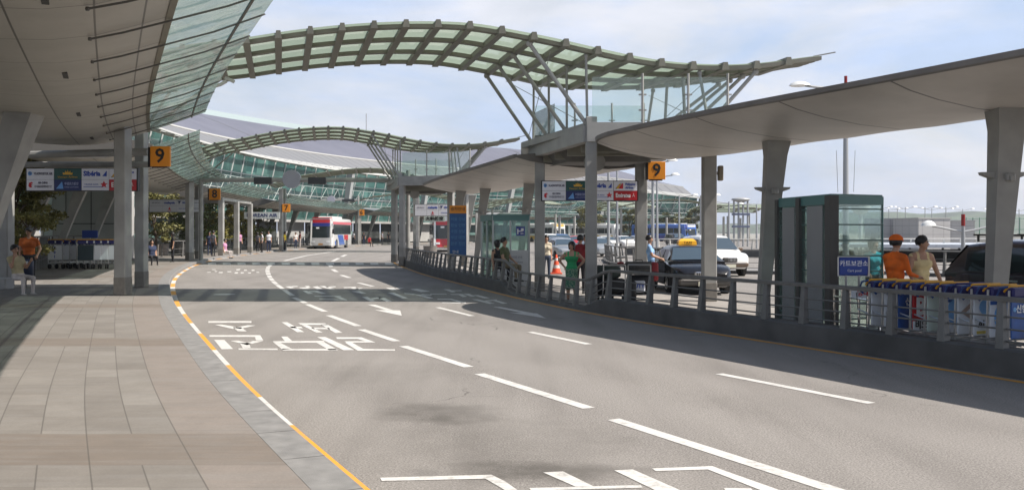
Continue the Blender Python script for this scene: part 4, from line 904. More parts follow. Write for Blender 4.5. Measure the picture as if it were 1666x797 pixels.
def phone_booth():
    Y = 31.0; x0, x1 = xat(802, Y), xat(861, Y); xl = xat(785, 33.2); root = thing('phone_booth', 'white lower walled glass phone booth with a blue pictogram', 'phone booth', (x0, Y, .03)); W_ = x1 - x0; H = 2.36
    b = MB(); b.hexa([(0, 0, 0), (W_, 0, 0), (W_, .06, 0), (0, .06, 0), (0, 0, 1.22), (W_, 0, 1.22), (W_, .06, 1.22), (0, .06, 1.22)]); b.build('lower_panel', mat('panel_white', (.52, .53, .54), .5, var=.06), root)
    M_AL = mat('aluminium', (.42, .43, .43), .4, .4)
    for x in (0, W_ * .48, W_):
        b = MB(); b.box((x, .03, 1.2), (.055, .07, 2.36)); b.build('frame_post', M_AL, root)
    for (x, y) in ((-.45, 2.1), (-.22, 1.1), (W_, 2.1)):
        b = MB(); b.box((x, y, 1.2), (.08, .08, 2.36)); b.build('frame_post', M_AL, root)
    b = MB(); b.box((W_ / 2, .03, 2.3), (W_, .12, .16)); b.bar((0, .03, 2.3), (-.45, 2.1, 2.3), .1, .16); b.bar((-.45, 2.1, 2.3), (W_, 2.1, 2.3), .1, .16); b.build('fascia', M_TEAL, root)
    b = MB(); b.hexa([(-.05, -.05, 2.38), (W_ + .05, -.05, 2.38), (W_ + .05, 2.15, 2.38), (-.5, 2.15, 2.38), (-.05, -.05, 2.42), (W_ + .05, -.05, 2.42), (W_ + .05, 2.15, 2.42), (-.5, 2.15, 2.42)]); b.build('roof', M_TEAL, root)
    b = MB(); b.hexa([(.03, .02, 1.24), (W_ - .03, .02, 1.24), (W_ - .03, .03, 1.24), (.03, .03, 1.24), (.03, .02, 2.22), (W_ - .03, .02, 2.22), (W_ - .03, .03, 2.22), (.03, .03, 2.22)]); b.build('pane', M_BGL, root)
    b = MB(); b.hexa([(-.02, .05, .05), (-.43, 2.05, .05), (-.42, 2.06, .05), (-.01, .06, .05), (-.02, .05, 2.22), (-.43, 2.05, 2.22), (-.42, 2.06, 2.22), (-.01, .06, 2.22)]); b.build('pane', M_BGL, root)
    b = MB(); b.hexa([(-.42, 2.1, .05), (W_, 2.1, .05), (W_, 2.11, .05), (-.42, 2.11, .05), (-.42, 2.1, 2.2), (W_, 2.1, 2.2), (W_, 2.11, 2.2), (-.42, 2.11, 2.2)]); b.build('pane', M_BGL, root)
    b = MB(); b.box((W_ * .76, -.02, 1.86), (.29, .02, .30)); pl = b.build('pictogram', mat('pictogram_blue', (.015, .03, .25), .4), root)
    b = MB(); zc = 1.86; xc = W_ * .76
    b.hexa([(xc - .11, -.04, zc - .1), (xc - .07, -.04, zc - .1), (xc - .07, -.032, zc - .1), (xc - .11, -.032, zc - .1), (xc - .11, -.04, zc + .08), (xc - .07, -.04, zc + .08), (xc - .07, -.032, zc + .08), (xc - .11, -.032, zc + .08)])
    b.box((xc, -.036, zc + .0), (.14, .008, .035)); b.box((xc + .06, -.036, zc + .05), (.09, .008, .09)); b.box((xc + .05, -.036, zc - .08), (.1, .008, .03)); b.build('symbol', M_WT, pl)
    for i, (t, w_) in enumerate((('공중전화 안내', .55), ('Public telephone', .62), ('公衆電話', .3), ('국제전화 카드전화', .6), ('Card / Coin', .45))):
        lettering(t, .09, M_GREYT, (W_ * .62, -.005, .98 - .16 * i), root, width=w_ * .8)
phone_booth()
# ------------------------------------------------------------------ vehicles (x forward, y left)
M_TYRE = mat('tyre', (.015, .015, .015), .8); M_RIM = mat('rim', (.45, .45, .46), .3, .7); M_CARGL = mat('car_glass', (.012, .016, .02), .06, spec=.7)
M_WSH = mat('windscreen_glass', (.05, .075, .10), .05, spec=.9)
M_LAMP = mat('headlamp', (.72, .74, .75), .12, spec=.8); M_CHROME = mat('chrome', (.7, .7, .7), .12, 1.0); M_TAIL = mat('tail_lamp', (.4, .01, .01), .2)
M_PLATE = mat('number_plate', (.72, .70, .55), .5); M_TRIM = mat('black_trim', (.02, .02, .02), .5); M_AMBER = mat('taxi_lamp_yellow', (.9, .45, .02), .35)
def wheel(root, x, y, r, wd=.2, det=True):
    b = MB(); sg = 1 if y > 0 else -1
    prof = [(r * .62, -wd / 2), (r * .92, -wd / 2), (r, -wd * .32), (r, wd * .32), (r * .92, wd / 2), (r * .62, wd / 2)]
    n = 18; b.loft([[(x + p[0] * math.cos(6.2832 * k / n), y + p[1], r + p[0] * math.sin(6.2832 * k / n)) for k in range(n)] for p in prof], True, True)
    o = b.build('wheel', M_TYRE, root, True)
    if det:
        b = MB(); yy = y + sg * (wd / 2 + .004); b.cyl((x, yy - sg * .03, r), (x, yy + sg * .008, r), r * .6, 16)
        r_ = b.build('rim', M_RIM, o)
        b = MB()
        for k in range(5): a = 6.2832 * k / 5; b.disc((x + r * .38 * math.cos(a), yy + sg * .012, r + r * .38 * math.sin(a)), r * .12, (0, sg, 0), 8)
        b.build('rim_gap', M_TRIM, o)
    return o
def car(label, paint, x, y, hd, kind='sedan', det=True, roofsign=False, group=None, name='parked_car', glassm=None, lower=None):
    root = thing(name, label, 'car' if kind != 'van' else 'minivan', (x, y, 0), math.atan2(hd[1], hd[0]), group)
    # profile: (x, z_low, z_belt, z_deck, half width)
    if kind == 'sedan':
        st = [(-2.42, .42, .72, .78, .70), (-2.36, .26, .84, .94, .80), (-1.9, .2, .90, 1.0, .89), (-1.0, .2, .92, .99, .915), (.3, .2, .92, .97, .92), (1.15, .2, .88, .95, .905), (1.9, .2, .80, .86, .88), (2.28, .22, .70, .77, .80), (2.42, .3, .60, .64, .66)]
        cab = [(-1.75, .98, .66, .98), (-1.1, .98, .60, 1.38), (-.5, .98, .585, 1.45), (.25, .98, .59, 1.44), (.55, .98, .6, 1.39), (1.35, .96, .70, .95)]
        wr, wx = .31, (1.42, -1.4)
    elif kind == 'suv':
        st = [(-2.2, .5, .85, .9, .74), (-2.14, .34, .95, 1.04, .86), (-1.6, .3, 1.0, 1.08, .91), (.3, .3, 1.0, 1.05, .92), (1.0, .3, .98, 1.06, .91), (1.85, .3, .92, 1.0, .89), (2.18, .34, .82, .88, .82), (2.28, .42, .7, .74, .7)]
        cab = [(-2.1, 1.04, .7, 1.06), (-1.85, 1.04, .66, 1.66), (-.8, 1.04, .65, 1.72), (.2, 1.04, .64, 1.70), (.45, 1.04, .65, 1.64), (1.15, 1.02, .74, 1.06)]
        wr, wx = .36, (1.35, -1.3)
    else:
        st = [(-2.45, .45, .9, 1.0, .78), (-2.4, .3, .98, 1.08, .89), (-1.8, .24, 1.02, 1.1, .94), (.6, .24, 1.0, 1.08, .95), (1.5, .26, .95, 1.03, .93), (2.15, .3, .84, .9, .86), (2.35, .4, .7, .74, .7)]
        cab = [(-2.38, 1.05, .76, 1.1), (-2.0, 1.05, .72, 1.62), (-1.2, 1.05, .71, 1.70), (.4, 1.05, .69, 1.68), (.75, 1.05, .7, 1.60), (1.75, 1.02, .8, 1.03)]
        wr, wx = .33, (1.45, -1.35)
    rings = []
    for (px_, zl, zb, zd, hw) in st:
        half = [(0, zl), (hw * .82, zl), (hw * .97, zl + .1), (hw * 1.0, zl + (zb - zl) * .55), (hw * .985, zb), (hw * .9, zb + (zd - zb) * .6), (hw * .55, zd), (0, zd + .012)]
        rings.append([(px_, -a, z) for a, z in half] + [(px_, a, z) for a, z in half[::-1][1:-1]])
    b = MB(); b.loft(rings, True, True); bo = b.build('body', paint, root, True, sharp=40)
    rings = []
    for (px_, z0, hw, z1) in cab:
        wb = hw + .17; top = z1
        half = [(wb, z0 - .1), (wb - .01, z0), (hw + .03, max(z0 + .005, top - .09)), (hw - .06, max(z0 + .008, top - .02)), (hw * .5, max(z0 + .01, top + .01)), (0, max(z0 + .011, top + .018))]
        rings.append([(px_, -a, z) for a, z in half] + [(px_, a, z) for a, z in half[::-1][1:]])
    b = MB(); b.loft(rings, False, False); b.poly(rings[0]); b.poly(rings[-1][::-1]); b.build('cabin', paint, root, True, sharp=40)
    # windows: slightly proud panels between the cabin stations
    def side_pt(x_, f, sg, e=.012):
        for (a, c) in zip(cab, cab[1:]):
            if a[0] <= x_ <= c[0]:
                u = (x_ - a[0]) / (c[0] - a[0]); z0 = a[1] + (c[1] - a[1]) * u; hw = a[2] + (c[2] - a[2]) * u; z1 = a[3] + (c[3] - a[3]) * u
                zt = max(z0 + .005, z1 - .09); return Vector((x_, sg * (hw + .16 - .13 * f + e), z0 + (zt - z0) * f))
    gm = glassm or M_CARGL
    fx, rx = cab[-1][0], cab[0][0]; fr, rr = cab[-2][0], cab[1][0]
    mid = (fr + rr) / 2 + .1
    for sg in (1, -1):
        spans = [(rr - (.12 if kind == 'sedan' else -.05), mid - .05), (mid + .05, fr + .22)] + ([(rr - .12 + .02, rr + .02)] if False else [])
        for (a, c) in spans:
            b = MB(); n = 6
            lo = [side_pt(a + (c - a) * k / n, .06, sg) for k in range(n + 1)]; hi = []
            for k in range(n + 1):
                xx = a + (c - a) * k / n; hi.append(side_pt(xx, .9, sg))
            b.loft([lo, hi], False, False); b.build('window', gm, root, True)
    def wind(a, c, nm, m):
        b = MB(); out_ = .012; rows = []
        for f in (.1, .5, .93):
            x_ = a[0] + (c[0] - a[0]) * f; z_ = max(a[3], a[1]) + (c[3] - max(a[3], a[1])) * f; hw = (a[2] + (c[2] - a[2]) * f) + (.08 if f < .5 else .02 if f < .9 else -.03); sgn = 1 if a[0] > c[0] else -1
            rows.append([(x_ + sgn * (out_ + .01), t * hw, z_ + out_ + .012 - abs(t) * .015) for t in (-1, -.6, 0, .6, 1)])
        b.loft(rows, False, False); return b.build(nm, m, root, True)
    wind(cab[-1], cab[-2], 'windscreen', M_WSH); wind(cab[0], cab[1], 'rear_window', gm)
    for xx in wx:
        for sg in (1, -1):
            if det:
                b = MB(); hw = .90 if kind != 'van' else .935; b.cyl((xx, sg * (hw - .12), wr + .02), (xx, sg * (hw + .021), wr + .02), wr + .055, 18); b.build('wheel_arch', M_TRIM, root)
            wheel(root, xx, sg * ((.83 if kind != 'van' else .86)), wr, .22, det)
    X = st[-1][0]; zb = st[-2][2]
    for sg in (1, -1):
        b = MB(); b.hexa([(X - .08, sg * .42, zb - .17), (X - .19, sg * .74, zb - .15), (X - .3, sg * .74, zb - .15), (X - .3, sg * .42, zb - .17), (X - .09, sg * .40, zb - .02), (X - .22, sg * .76, zb + .0), (X - .34, sg * .76, zb + .0), (X - .3, sg * .4, zb - .02)]); b.build('headlight', M_LAMP, root)
        xr = st[0][0]; b = MB(); b.hexa([(xr + .03, sg * .5, zb - .1), (xr + .06, sg * .74, zb - .1), (xr + .2, sg * .74, zb - .1), (xr + .2, sg * .5, zb - .1), (xr + .03, sg * .5, zb + .1), (xr + .08, sg * .76, zb + .1), (xr + .2, sg * .76, zb + .1), (xr + .2, sg * .5, zb + .1)]); b.build('tail_light', M_TAIL, root)
    if det:
        b = MB(); b.cbox((X - .04, 0, zb - .11), (.14, .62, .2), .03); gr = b.build('grille', M_CHROME, root)
        b = MB()
        for k in range(9): b.box((X + .032, -.24 + .06 * k, zb - .11), (.012, .035, .15))
        b.build('grille_slots', M_TRIM, gr)
        b = MB(); b.cbox((X - .1, 0, zb - .32), (.3, 1.56, .2), .05); bp_ = b.build('bumper', lower or paint, root)
        b = MB(); b.box((X + .052, 0, zb - .25), (.012, 1.3, .03)); b.build('chrome_strip', M_CHROME, bp_)
        b = MB(); b.box((X + .055, 0, zb - .36), (.012, .42, .13)); b.build('number_plate', M_PLATE, root)
        for sg in (1, -1):
            b = MB(); b.cbox((.95 if kind == 'sedan' else .85, sg * (1.0), 1.0 if kind == 'sedan' else 1.12), (.12, .2, .14), .03); b.build('mirror', lower or paint, root)
            b = MB(); b.box((-.1, sg * .935, .56), (2.9, .02, .09)); b.build('side_moulding', lower or M_TRIM, root)
            for dx in (.12, -.85):
                b = MB(); b.box((dx, sg * .925, .82 if kind == 'sedan' else .92), (.2, .03, .03)); b.build('door_handle', M_CHROME, root)
    if roofsign:
        b = MB(); z = max(c_[3] for c_ in cab)
        b.loft([[(-.05 + a * k, c_ * k2, z + h_) for a, c_ in ((.16, -.3), (.16, .3), (-.16, .3), (-.16, -.3))] for h_, k, k2 in ((.0, 1, 1), (.12, .9, .92), (.2, .55, .6))], True, True)
        b.build('taxi_sign', M_AMBER, root)
        lettering('TAXI', .12, M_BLACK, (.12, 0, z + .07), root, .002, R(90))
    return root
P_BLACK = mat('paint_black', (.006, .006, .009), .25, spec=.4, coat=.35); P_SILVER = mat('paint_silver', (.42, .44, .46), .28, .5, coat=.6); P_WHITE = mat('paint_white', (.72, .72, .7), .3, coat=.7)
P_BLUE = mat('paint_blue', (.03, .09, .22), .25, coat=.7); P_DARK = mat('paint_dark_blue', (.015, .02, .04), .22, coat=.8); P_BROWN = mat('bumper_brown', (.13, .085, .055), .4); P_RED = mat('paint_red', (.4, .02, .02), .3, coat=.6); P_GREY = mat('cladding_grey', (.07, .065, .06), .45)
tx = car('black taxi sedan with a yellow roof sign behind the square column', P_BLACK, 5.6, 29.5, (.03, -1), 'sedan', True, True, name='taxi', lower=P_GREY)
# left front door standing open
b = MB(); b.hexa([(.95, -.93, .3), (.35, -1.75, .3), (.33, -1.72, .3), (.93, -.90, .3), (.95, -.9, .93), (.35, -1.72, .93), (.33, -1.69, .93), (.93, -.87, .93)]); dr = b.build('open_door', P_BLACK, tx)
b = MB(); b.bar((.8, -.95, .93), (.62, -1.0, 1.3), .03, .03); b.bar((.62, -1.0, 1.3), (.36, -1.6, 1.3), .03, .03); b.bar((.36, -1.6, 1.3), (.35, -1.7, .93), .03, .03); b.build('door_window_frame', P_BLACK, dr)
car('white sport utility car with brown lower bumper behind the taxi', P_WHITE, 8.75, 40.5, (.14, -.99), 'suv', True, name='utility_car', lower=P_BROWN)
vn = car('dark purple black minivan behind the row of luggage carts', mat('paint_aubergine', (.018, .012, .022), .2, coat=.9), 10.75, 17.2, (.43, -.9), 'van', True, name='minivan')
b = MB()
for sg in (1, -1): b.cyl((-1.9, sg * .66, 1.80), (.6, sg * .66, 1.79), .022, 6); [b.cyl((x, sg * .66, 1.66), (x, sg * .66, 1.8), .025, 6) for x in (-1.8, -.6, .5)]
b.build('roof_rack', M_TRIM, vn)
b = MB(); b.cbox((-.5, .1, 1.88), (.36, .85, .3), .05); b.build('taxi_sign', M_AMBER, vn)
FAR = [(914, 421, P_SILVER, 'sedan', 'silver sedan coming head on behind the green dress woman'), (905, 415, P_DARK, 'sedan', 'dark blue car just beyond the silver sedan'), (893, 411, P_WHITE, 'suv', 'white car left of the dark blue far car, behind the cone'), (911, 408, P_BLUE, 'van', 'tall blue grey van beyond the dark blue far car'),
       (972, 417, P_SILVER, 'sedan', 'silver blue car seen right of the middle column'), (963, 409, P_BLUE, 'sedan', 'blue car beyond the silver blue one by the middle column'), (985, 405.5, P_WHITE, 'sedan', 'small white car above the rounded railing nose'), (1014, 403.5, P_WHITE, 'sedan', 'tiny white car beside the tall pole over the railing nose'),
       (1037, 402, P_SILVER, 'sedan', 'tiny silver car left of the column with the orange nine'), (935, 404, P_RED, 'sedan', 'tiny red car between the woman in green and the column'), (1100, 398.5, P_DARK, 'van', 'tiny dark car in front of the blue lorry')]
for (x, yb, pm, kd, lb) in FAR:
    q = gp(x, yb); car(lb, pm, q[0], q[1], (.22, -.97), kd, False, group='cars far down the outer road')
def coach(label, x, y, hd, front, mainc, side, det=True, L=11.2, name='coach', white_pod=True):
    root = thing(name, label, 'bus', (x, y, 0), math.atan2(hd[1], hd[0])); W2, H = 1.27, 3.45
    def ring(x_, k, zt, zl=.32, ww=W2):
        pts = [(ww * .96, zl), (ww, zl + .12), (ww, 1.2), (ww * .985, zt - .5), (ww * .93, zt - .12), (ww * .75, zt)]
        return [(x_ + (z - zl) * k, -a, z) for a, z in pts] + [(x_ + (z - zl) * k, a, z) for a, z in pts[::-1]]
    b = MB(); b.loft([ring(-L / 2, 0, H - .1, .4, W2 * .94), ring(-L / 2 + .15, 0, H), ring(L / 2 - .75, 0, H), ring(L / 2 - .2, -.05, H), ring(L / 2, -.1, H - .1, .38, W2 * .93)], True, True); b.build('body', mainc, root, True, sharp=30)
    M_CG = mat('coach_glass', (.02, .028, .03), .08, spec=.7)
    for sg in (1, -1):
        n = 6; x0, x1 = -L / 2 + .5, L / 2 - .85
        for i in range(n):
            a, c = x0 + (x1 - x0) * i / n + .03, x0 + (x1 - x0) * (i + 1) / n - .03; b = MB(); b.hexa([(a, sg * (W2 + .012), 1.62), (c, sg * (W2 + .012), 1.62), (c, sg * (W2 - .02), 1.62), (a, sg * (W2 - .02), 1.62), (a, sg * (W2 + .0), 2.72), (c, sg * (W2 + .0), 2.72), (c, sg * (W2 - .03), 2.72), (a, sg * (W2 - .03), 2.72)]); b.build('window', M_CG, root)
        for xx in (L / 2 - 2.5, -L / 2 + 3.0):
            b = MB(); b.cyl((xx, sg * (W2 - .2), .5), (xx, sg * (W2 + .008), .5), .6, 18); b.build('wheel_arch', M_TRIM, root); wheel(root, xx, sg * (W2 - .12), .5, .28, det)
        for (pts, m_, nm) in side:
            b = MB(); b.extr([(p[0], sg * (W2 + .004), p[1]) for p in pts], (0, sg * .006, 0)); b.build(nm, m_, root)
    X = L / 2
    def fx(z): return X - .1 * (z - .38)
    def fpanel(z0, z1, hw, m_, nm, e=.02, y0=None, y1=None):
        b = MB(); a0, a1 = (-hw, hw) if y0 is None else (y0, y1)
        ys_ = [a0 + (a1 - a0) * k / 8 for k in range(9)]
        b.loft([[(fx(z) + e + .01 - .1 * (abs(y_) / W2) ** 6, y_, z) for y_ in ys_] for z in (z0, (z0 + z1) / 2, z1)], False, False); return b.build(nm, m_, root, True)
    fpanel(1.25, 2.52, W2 * 1.005, M_CG, 'windscreen'); fpanel(2.53, 2.9, W2 * 1.0, front[0], 'header_panel'); fpanel(2.91, 3.3, W2 * .96, front[1], 'roof_front')
    b = MB(); b.cbox((L / 2 - .9, 0, H + .01), (1.3, 2.0, .1), .03); b.build('roof_front_top', front[1], root)
    fpanel(.46, 1.23, W2 * .96, front[2], 'lower_front', .022); fpanel(2.26, 2.42, .2, M_WT, 'route_card', .03, -.55, -.2)
    for sg in (1, -1): fpanel(.72, .92, .3, M_LAMP, 'headlight', .04, sg * .62 if sg > 0 else -1.05, 1.05 if sg > 0 else -.62)
    fpanel(.44, .62, .25, mat('plate_orange', (.6, .3, .08), .5), 'number_plate', .045)
    b = MB(); b.cbox((.6, 0, H + .1), (5.2, 1.7, .24), .06); b.build('roof_unit', P_WHITE, root)
    for sg in (1, -1):
        b = MB(); b.tube([(X - .3, sg * 1.2, 2.75), (X + .25, sg * 1.45, 2.6), (X + .28, sg * 1.47, 2.2)], .03, 6); b.cbox((X + .28, sg * 1.47, 1.95), (.14, .24, .5), .04); b.build('mirror', M_TRIM, root)
    return root
B_BLUE = mat('coach_blue', (.04, .12, .42), .3, coat=.5); B_RED = mat('coach_red', (.5, .02, .03), .3, coat=.5); B_NAVY = mat('coach_navy', (.03, .04, .24), .3); B_LG = mat('coach_grey', (.5, .5, .5), .35)
L = 11.2
cs = [([(1.6, .42), (2.6, 1.55), (-.2, 1.55), (-1.4, .42)], B_BLUE, 'blue_stripe'), ([(-1.2, .95), (-1.0, 1.56), (-3.4, 1.56), (-3.4, .95)], B_RED, 'red_block'), ([(4.0, .42), (4.2, .8), (3.8, .95), (2.9, .42)], B_BLUE, 'blue_flash'), ([(5.0, 2.76), (5.0, 3.04), (-5.3, 3.04), (-5.3, 2.76)], mat('coach_pink', (.55, .12, .15), .35), 'roof_band')]
co = coach('white coach with red roof front and blue side stripe facing the camera', -21.2, 108.3, (-.02, -1), (B_NAVY, B_RED, B_LG), P_WHITE, cs)
me_ = lettering('AIRPORT LIMOUSINE', .2, M_WT, (5.36, 0, 2.76), co, .004, R(90))
lettering('KAL', .55, M_WT, (.6, 1.246, 1.15), co, .01, R(180))
coach('white coach with red bumper panels seen between the far island columns', -6.8, 92, (.12, -1), (B_RED, P_WHITE, B_RED), P_WHITE, [([(4.5, .45), (4.5, 1.3), (1, 1.3), (0, .45)], B_RED, 'red_block')], name='coach')
coach('yellow and white far bus left of the middle column', 6.2, 177, (.5, -.86), (P_WHITE, mat('bus_yellow', (.65, .42, .05), .4), mat('bus_yellow', (.65, .42, .05), .4)), P_WHITE, [([(5, .5), (5, 1.2), (-5, 1.2), (-5, .5)], mat('bus_yellow', (.6, .4, .05)), 'yellow_band')], det=False)
coach('yellow banded far bus just right of the middle column', 16.7, 184, (.75, -.66), (P_WHITE, P_WHITE, B_RED), P_WHITE, [([(5, .5), (5, 1.25), (-5, 1.25), (-5, .5)], mat('bus_yellow', (.65, .42, .05), .4), 'yellow_band')], det=False)
coach('blue far bus under the farthest canopy lens', 33.4, 190, (.5, -.86), (B_BLUE, P_WHITE, B_BLUE), B_BLUE, [([(5, 2.76), (5, 3.04), (-5, 3.04), (-5, 2.76)], P_WHITE, 'white_band')], det=False)
coach('dark blue far bus beside the column with the orange nine', 30.0, 187, (.9, -.4), (B_NAVY, B_NAVY, B_BLUE), B_BLUE, [([(5, .5), (5, 1.25), (-5, 1.25), (-5, .5)], B_NAVY, 'navy_band')], det=False)
# ------------------------------------------------------------------ people
SKIN = mat('skin', (.42, .24, .16), .6, var=.06, vs=12); HAIR = mat('hair_black', (.012, .010, .010), .45); M_EYE = mat('eye_dark', (.02, .015, .012), .3); M_LIP = mat('lip', (.30, .12, .10), .5)
def cloth(n, c): return mat('cloth_' + n, c, .85, var=.22, vs=6, bump=.55, bs=7)  # tone noise paints the shade of folds into the cloth colour
def conecap(b, p, q, r0, r1, n=12):
    p, q = Vector(p), Vector(q); d = q - p; L_ = d.length
    if L_ < 1e-4: b.sph(p, r0, n, 8); return
    d = d / L_; a = d.orthogonal().normalized(); e = d.cross(a); rings = []
    for th in (-75, -45, -15): t = R(th); rings.append((p + d * (r0 * math.sin(t)), r0 * math.cos(t)))
    rings.append((p, r0)); rings.append((q, r1))
    for th in (15, 45, 75): t = R(th); rings.append((q + d * (r1 * math.sin(t)), r1 * math.cos(t)))
    b.loft([[c + (a * math.cos(6.2832 * k / n) + e * math.sin(6.2832 * k / n)) * r for k in range(n)] for c, r in rings], True, True)
def remesh(name, b, vox):
    me = bpy.data.meshes.new(name); me.from_pydata([tuple(v) for v in b.v], [], b.f)
    bm = bmesh.new(); bm.from_mesh(me); bmesh.ops.recalc_face_normals(bm, faces=bm.faces); bm.to_mesh(me); bm.free()
    o = bpy.data.objects.new(name, me); COL.objects.link(o)
    m = o.modifiers.new('r', 'REMESH'); m.mode = 'VOXEL'; m.voxel_size = vox
    s = o.modifiers.new('s', 'SMOOTH'); s.iterations = 3; s.factor = .5
    dg = bpy.context.evaluated_depsgraph_get(); nm = bpy.data.meshes.new_from_object(o.evaluated_get(dg)); bpy.data.objects.remove(o); bpy.data.meshes.remove(me); return nm
V = Vector
def person(label, x, y, z, face, H=1.7, top=None, bottom=None, pose='stand', arms=None, sleeves='short', female=False, skirt=None, cap=None, hair='short', head=0, vox=.022, legs=None, shoes=None, shorts=False, build=1.0, group=None, neck_open=False, lean=0, bottom_col=None, vest=False, headdown=0):
    """face: heading angle (deg, 0 = towards -y/camera, + = turning to the viewer's right)"""
    k = H / 1.72; root = thing('person', label, 'person', (x, y, z), R(face), group)
    # body frame: +x = viewer-right when facing camera; forward = -y
    hip = .90; seg = []      # (p,q,r0,r1,region)
    if pose == 'sit': hip = .48
    sw = (.165 if female else .19) * build; hw = .095
    def rot(v): a = R(lean); return V((v[0], (v[1]) * math.cos(a) - (v[2] - hip) * math.sin(a), hip + (v[2] - hip) * math.cos(a) + v[1] * math.sin(a)))
    t0 = hip
    chest, waist = (.118, .095) if female else (.128, .115)
    def add(p, q, r0, r1, reg): seg.append((V(p), V(q), r0, r1, reg))
    up = lambda v: rot(v)
    add(up((-.07, 0, t0 + .0)), up((.07, 0, t0 + .0)), .115 * build, .115 * build, 'bottom')
    add(up((-.05, 0, t0 + .1)), up((.05, 0, t0 + .1)), .108 * build, .108 * build, 'top')
    add(up((-.045, 0, t0 + .2)), up((.045, 0, t0 + .2)), waist * build, waist * build, 'top')
    add(up((-.07, .0, t0 + .36)), up((.07, .0, t0 + .36)), chest * build, chest * build, 'top')
    if female:
        for sg in (-1, 1): add(up((sg * .065, -.075, t0 + .36)), up((sg * .065, -.08, t0 + .355)), .062, .06, 'top')
    add(up((-sw + .03, .01, t0 + .50)), up((sw - .03, .01, t0 + .50)), .068, .068, 'top')
    for sg in (-1, 1): add(up((0, .02, t0 + .555)), up((sg * (sw - .05), .012, t0 + .515)), .05, .056, 'top')
    add(up((0, .012, t0 + .48)), up((0, -.005, t0 + .63)), .06, .052, 'neck')
    hc = up((0, -.02, t0 + .735)); Rh = Matrix.Rotation(R(head), 3, 'Z') @ Matrix.Rotation(R(headdown), 3, 'X'); hd = lambda v: hc + Rh @ V(v)
    add(hd((0, .015, .03)), hd((0, .012, .035)), .096, .096, 'head'); add(hd((0, -.02, -.03)), hd((0, -.03, -.07)), .078, .052, 'head'); add(hd((0, -.088, .0)), hd((0, -.108, -.022)), .012, .017, 'head')
    for sg in (-1, 1): add(hd((sg * .088, .01, .0)), hd((sg * .092, .015, -.02)), .02, .016, 'head')
    arms = arms or [((.12, .0, -1), (.05, -.25, -1)), ((.12, .0, -1), (.05, -.25, -1))]
    hands = []
    for sg, (ua, fa) in zip((-1, 1), arms):
        S = up((sg * sw, .01, t0 + .50)); ud = V((sg * ua[0], ua[1], ua[2])).normalized(); fd = V((sg * fa[0], fa[1], fa[2])).normalized()
        E = S + ud * .285; Wr = E + fd * .245
        add(S, E, .056 * build, .043 * build, 'arm%d' % sg); add(E, Wr, .043 * build, .029, 'fore%d' % sg); add(Wr, Wr + fd * .075, .03, .036, 'hand'); hands.append((Wr + fd * .08, fd, sg))
    legs = legs or ([((.02, -.02, -1), (.0, .03, -1)), ((.02, .01, -1), (.0, .03, -1))] if pose == 'stand' else [((.12, -1, -.03), (.02, -.05, -1)), ((.12, -1, -.03), (.02, .08, -1))])
    for sg, (th, sh) in zip((-1, 1), legs):
        J = V((sg * hw, 0, t0 - .02)); td = V((sg * th[0], th[1], th[2])).normalized(); sd_ = V((sg * sh[0], sh[1], sh[2])).normalized()
        K = J + td * .42; A = K + sd_ * (.43 if pose == 'stand' else .42)
        add(J, K, .09 * build, .062 * build, 'thigh'); add(K, A, .062 * build, .042, 'shin'); fo = V((sg * .06, -1, -.0)).normalized()
        add(A + V((0, .03, -.01)), A + fo * .15 + V((0, 0, -.03)), .045, .034, 'shoe')
    b = MB()
    for (p, q, r0, r1, reg) in seg: conecap(b, p, q, r0, r1)
    if skirt:   # hem below hips
        c = V((0, 0, 0)); hem = skirt; n = 20; rings = []
        for f in (0, .35, .7, 1): zz_ = t0 + .06 - f * (t0 + .06 - hem); rr = .135 + .075 * f; rings.append([V((rr * 1.12 * math.cos(6.2832 * i / n), rr * .85 * math.sin(6.2832 * i / n), zz_)) for i in range(n)])
        b.loft(rings, True, True)
    me = remesh('body', b, vox)
    regs = {'skin': 0, 'top': 1, 'bottom': 2, 'shoe': 3}
    for m_ in (SKIN, top, bottom, shoes or mat('shoe_dark', (.02, .02, .02), .5)): me.materials.append(m_)
    def cls(c):
        best, bd = None, 9
        for s in seg:
            d = s[1] - s[0]; L2 = d.length_squared; t = 0 if L2 < 1e-8 else max(0, min(1, (c - s[0]).dot(d) / L2)); r = s[2] + (s[3] - s[2]) * t; dd = (c - s[0] - d * t).length - r
            if dd < bd: best, bd, bt = s, dd, t
        g_ = best[4]
        if skirt and hem - .03 < c.z < t0 + .1 and g_ in ('thigh', 'shin', 'bottom'): return 2
        if g_ in ('head', 'hand'): return 0
        if g_ == 'neck': return 1 if bt < .3 and not neck_open else 0
        if g_.startswith('arm'): return (1 if bt < .06 else 0) if sleeves == 'none' else 1 if (sleeves == 'long' or bt < .62) else 0
        if g_.startswith('fore'): return 1 if sleeves == 'long' and bt < .9 else 0
        if g_ == 'top':
            if neck_open and c.z > t0 + .44 and abs(c.x) < .075: return 0
            if sleeves == 'none' and c.z > t0 + .42 and abs(c.x) > .125: return 0
            return 1
        if g_ == 'thigh': return 0 if (skirt) or (shorts and bt > .85) else 2
        if g_ == 'shin': return 0 if (skirt or shorts) else 2 if bt < .93 else 3
        return {'bottom': 2, 'shoe': 3}[g_]
    for p in me.polygons: p.material_index = cls(p.center); p.use_smooth = True
    # fingers: four unequal, bent, plus thumb from the side of the palm
    fb = MB()
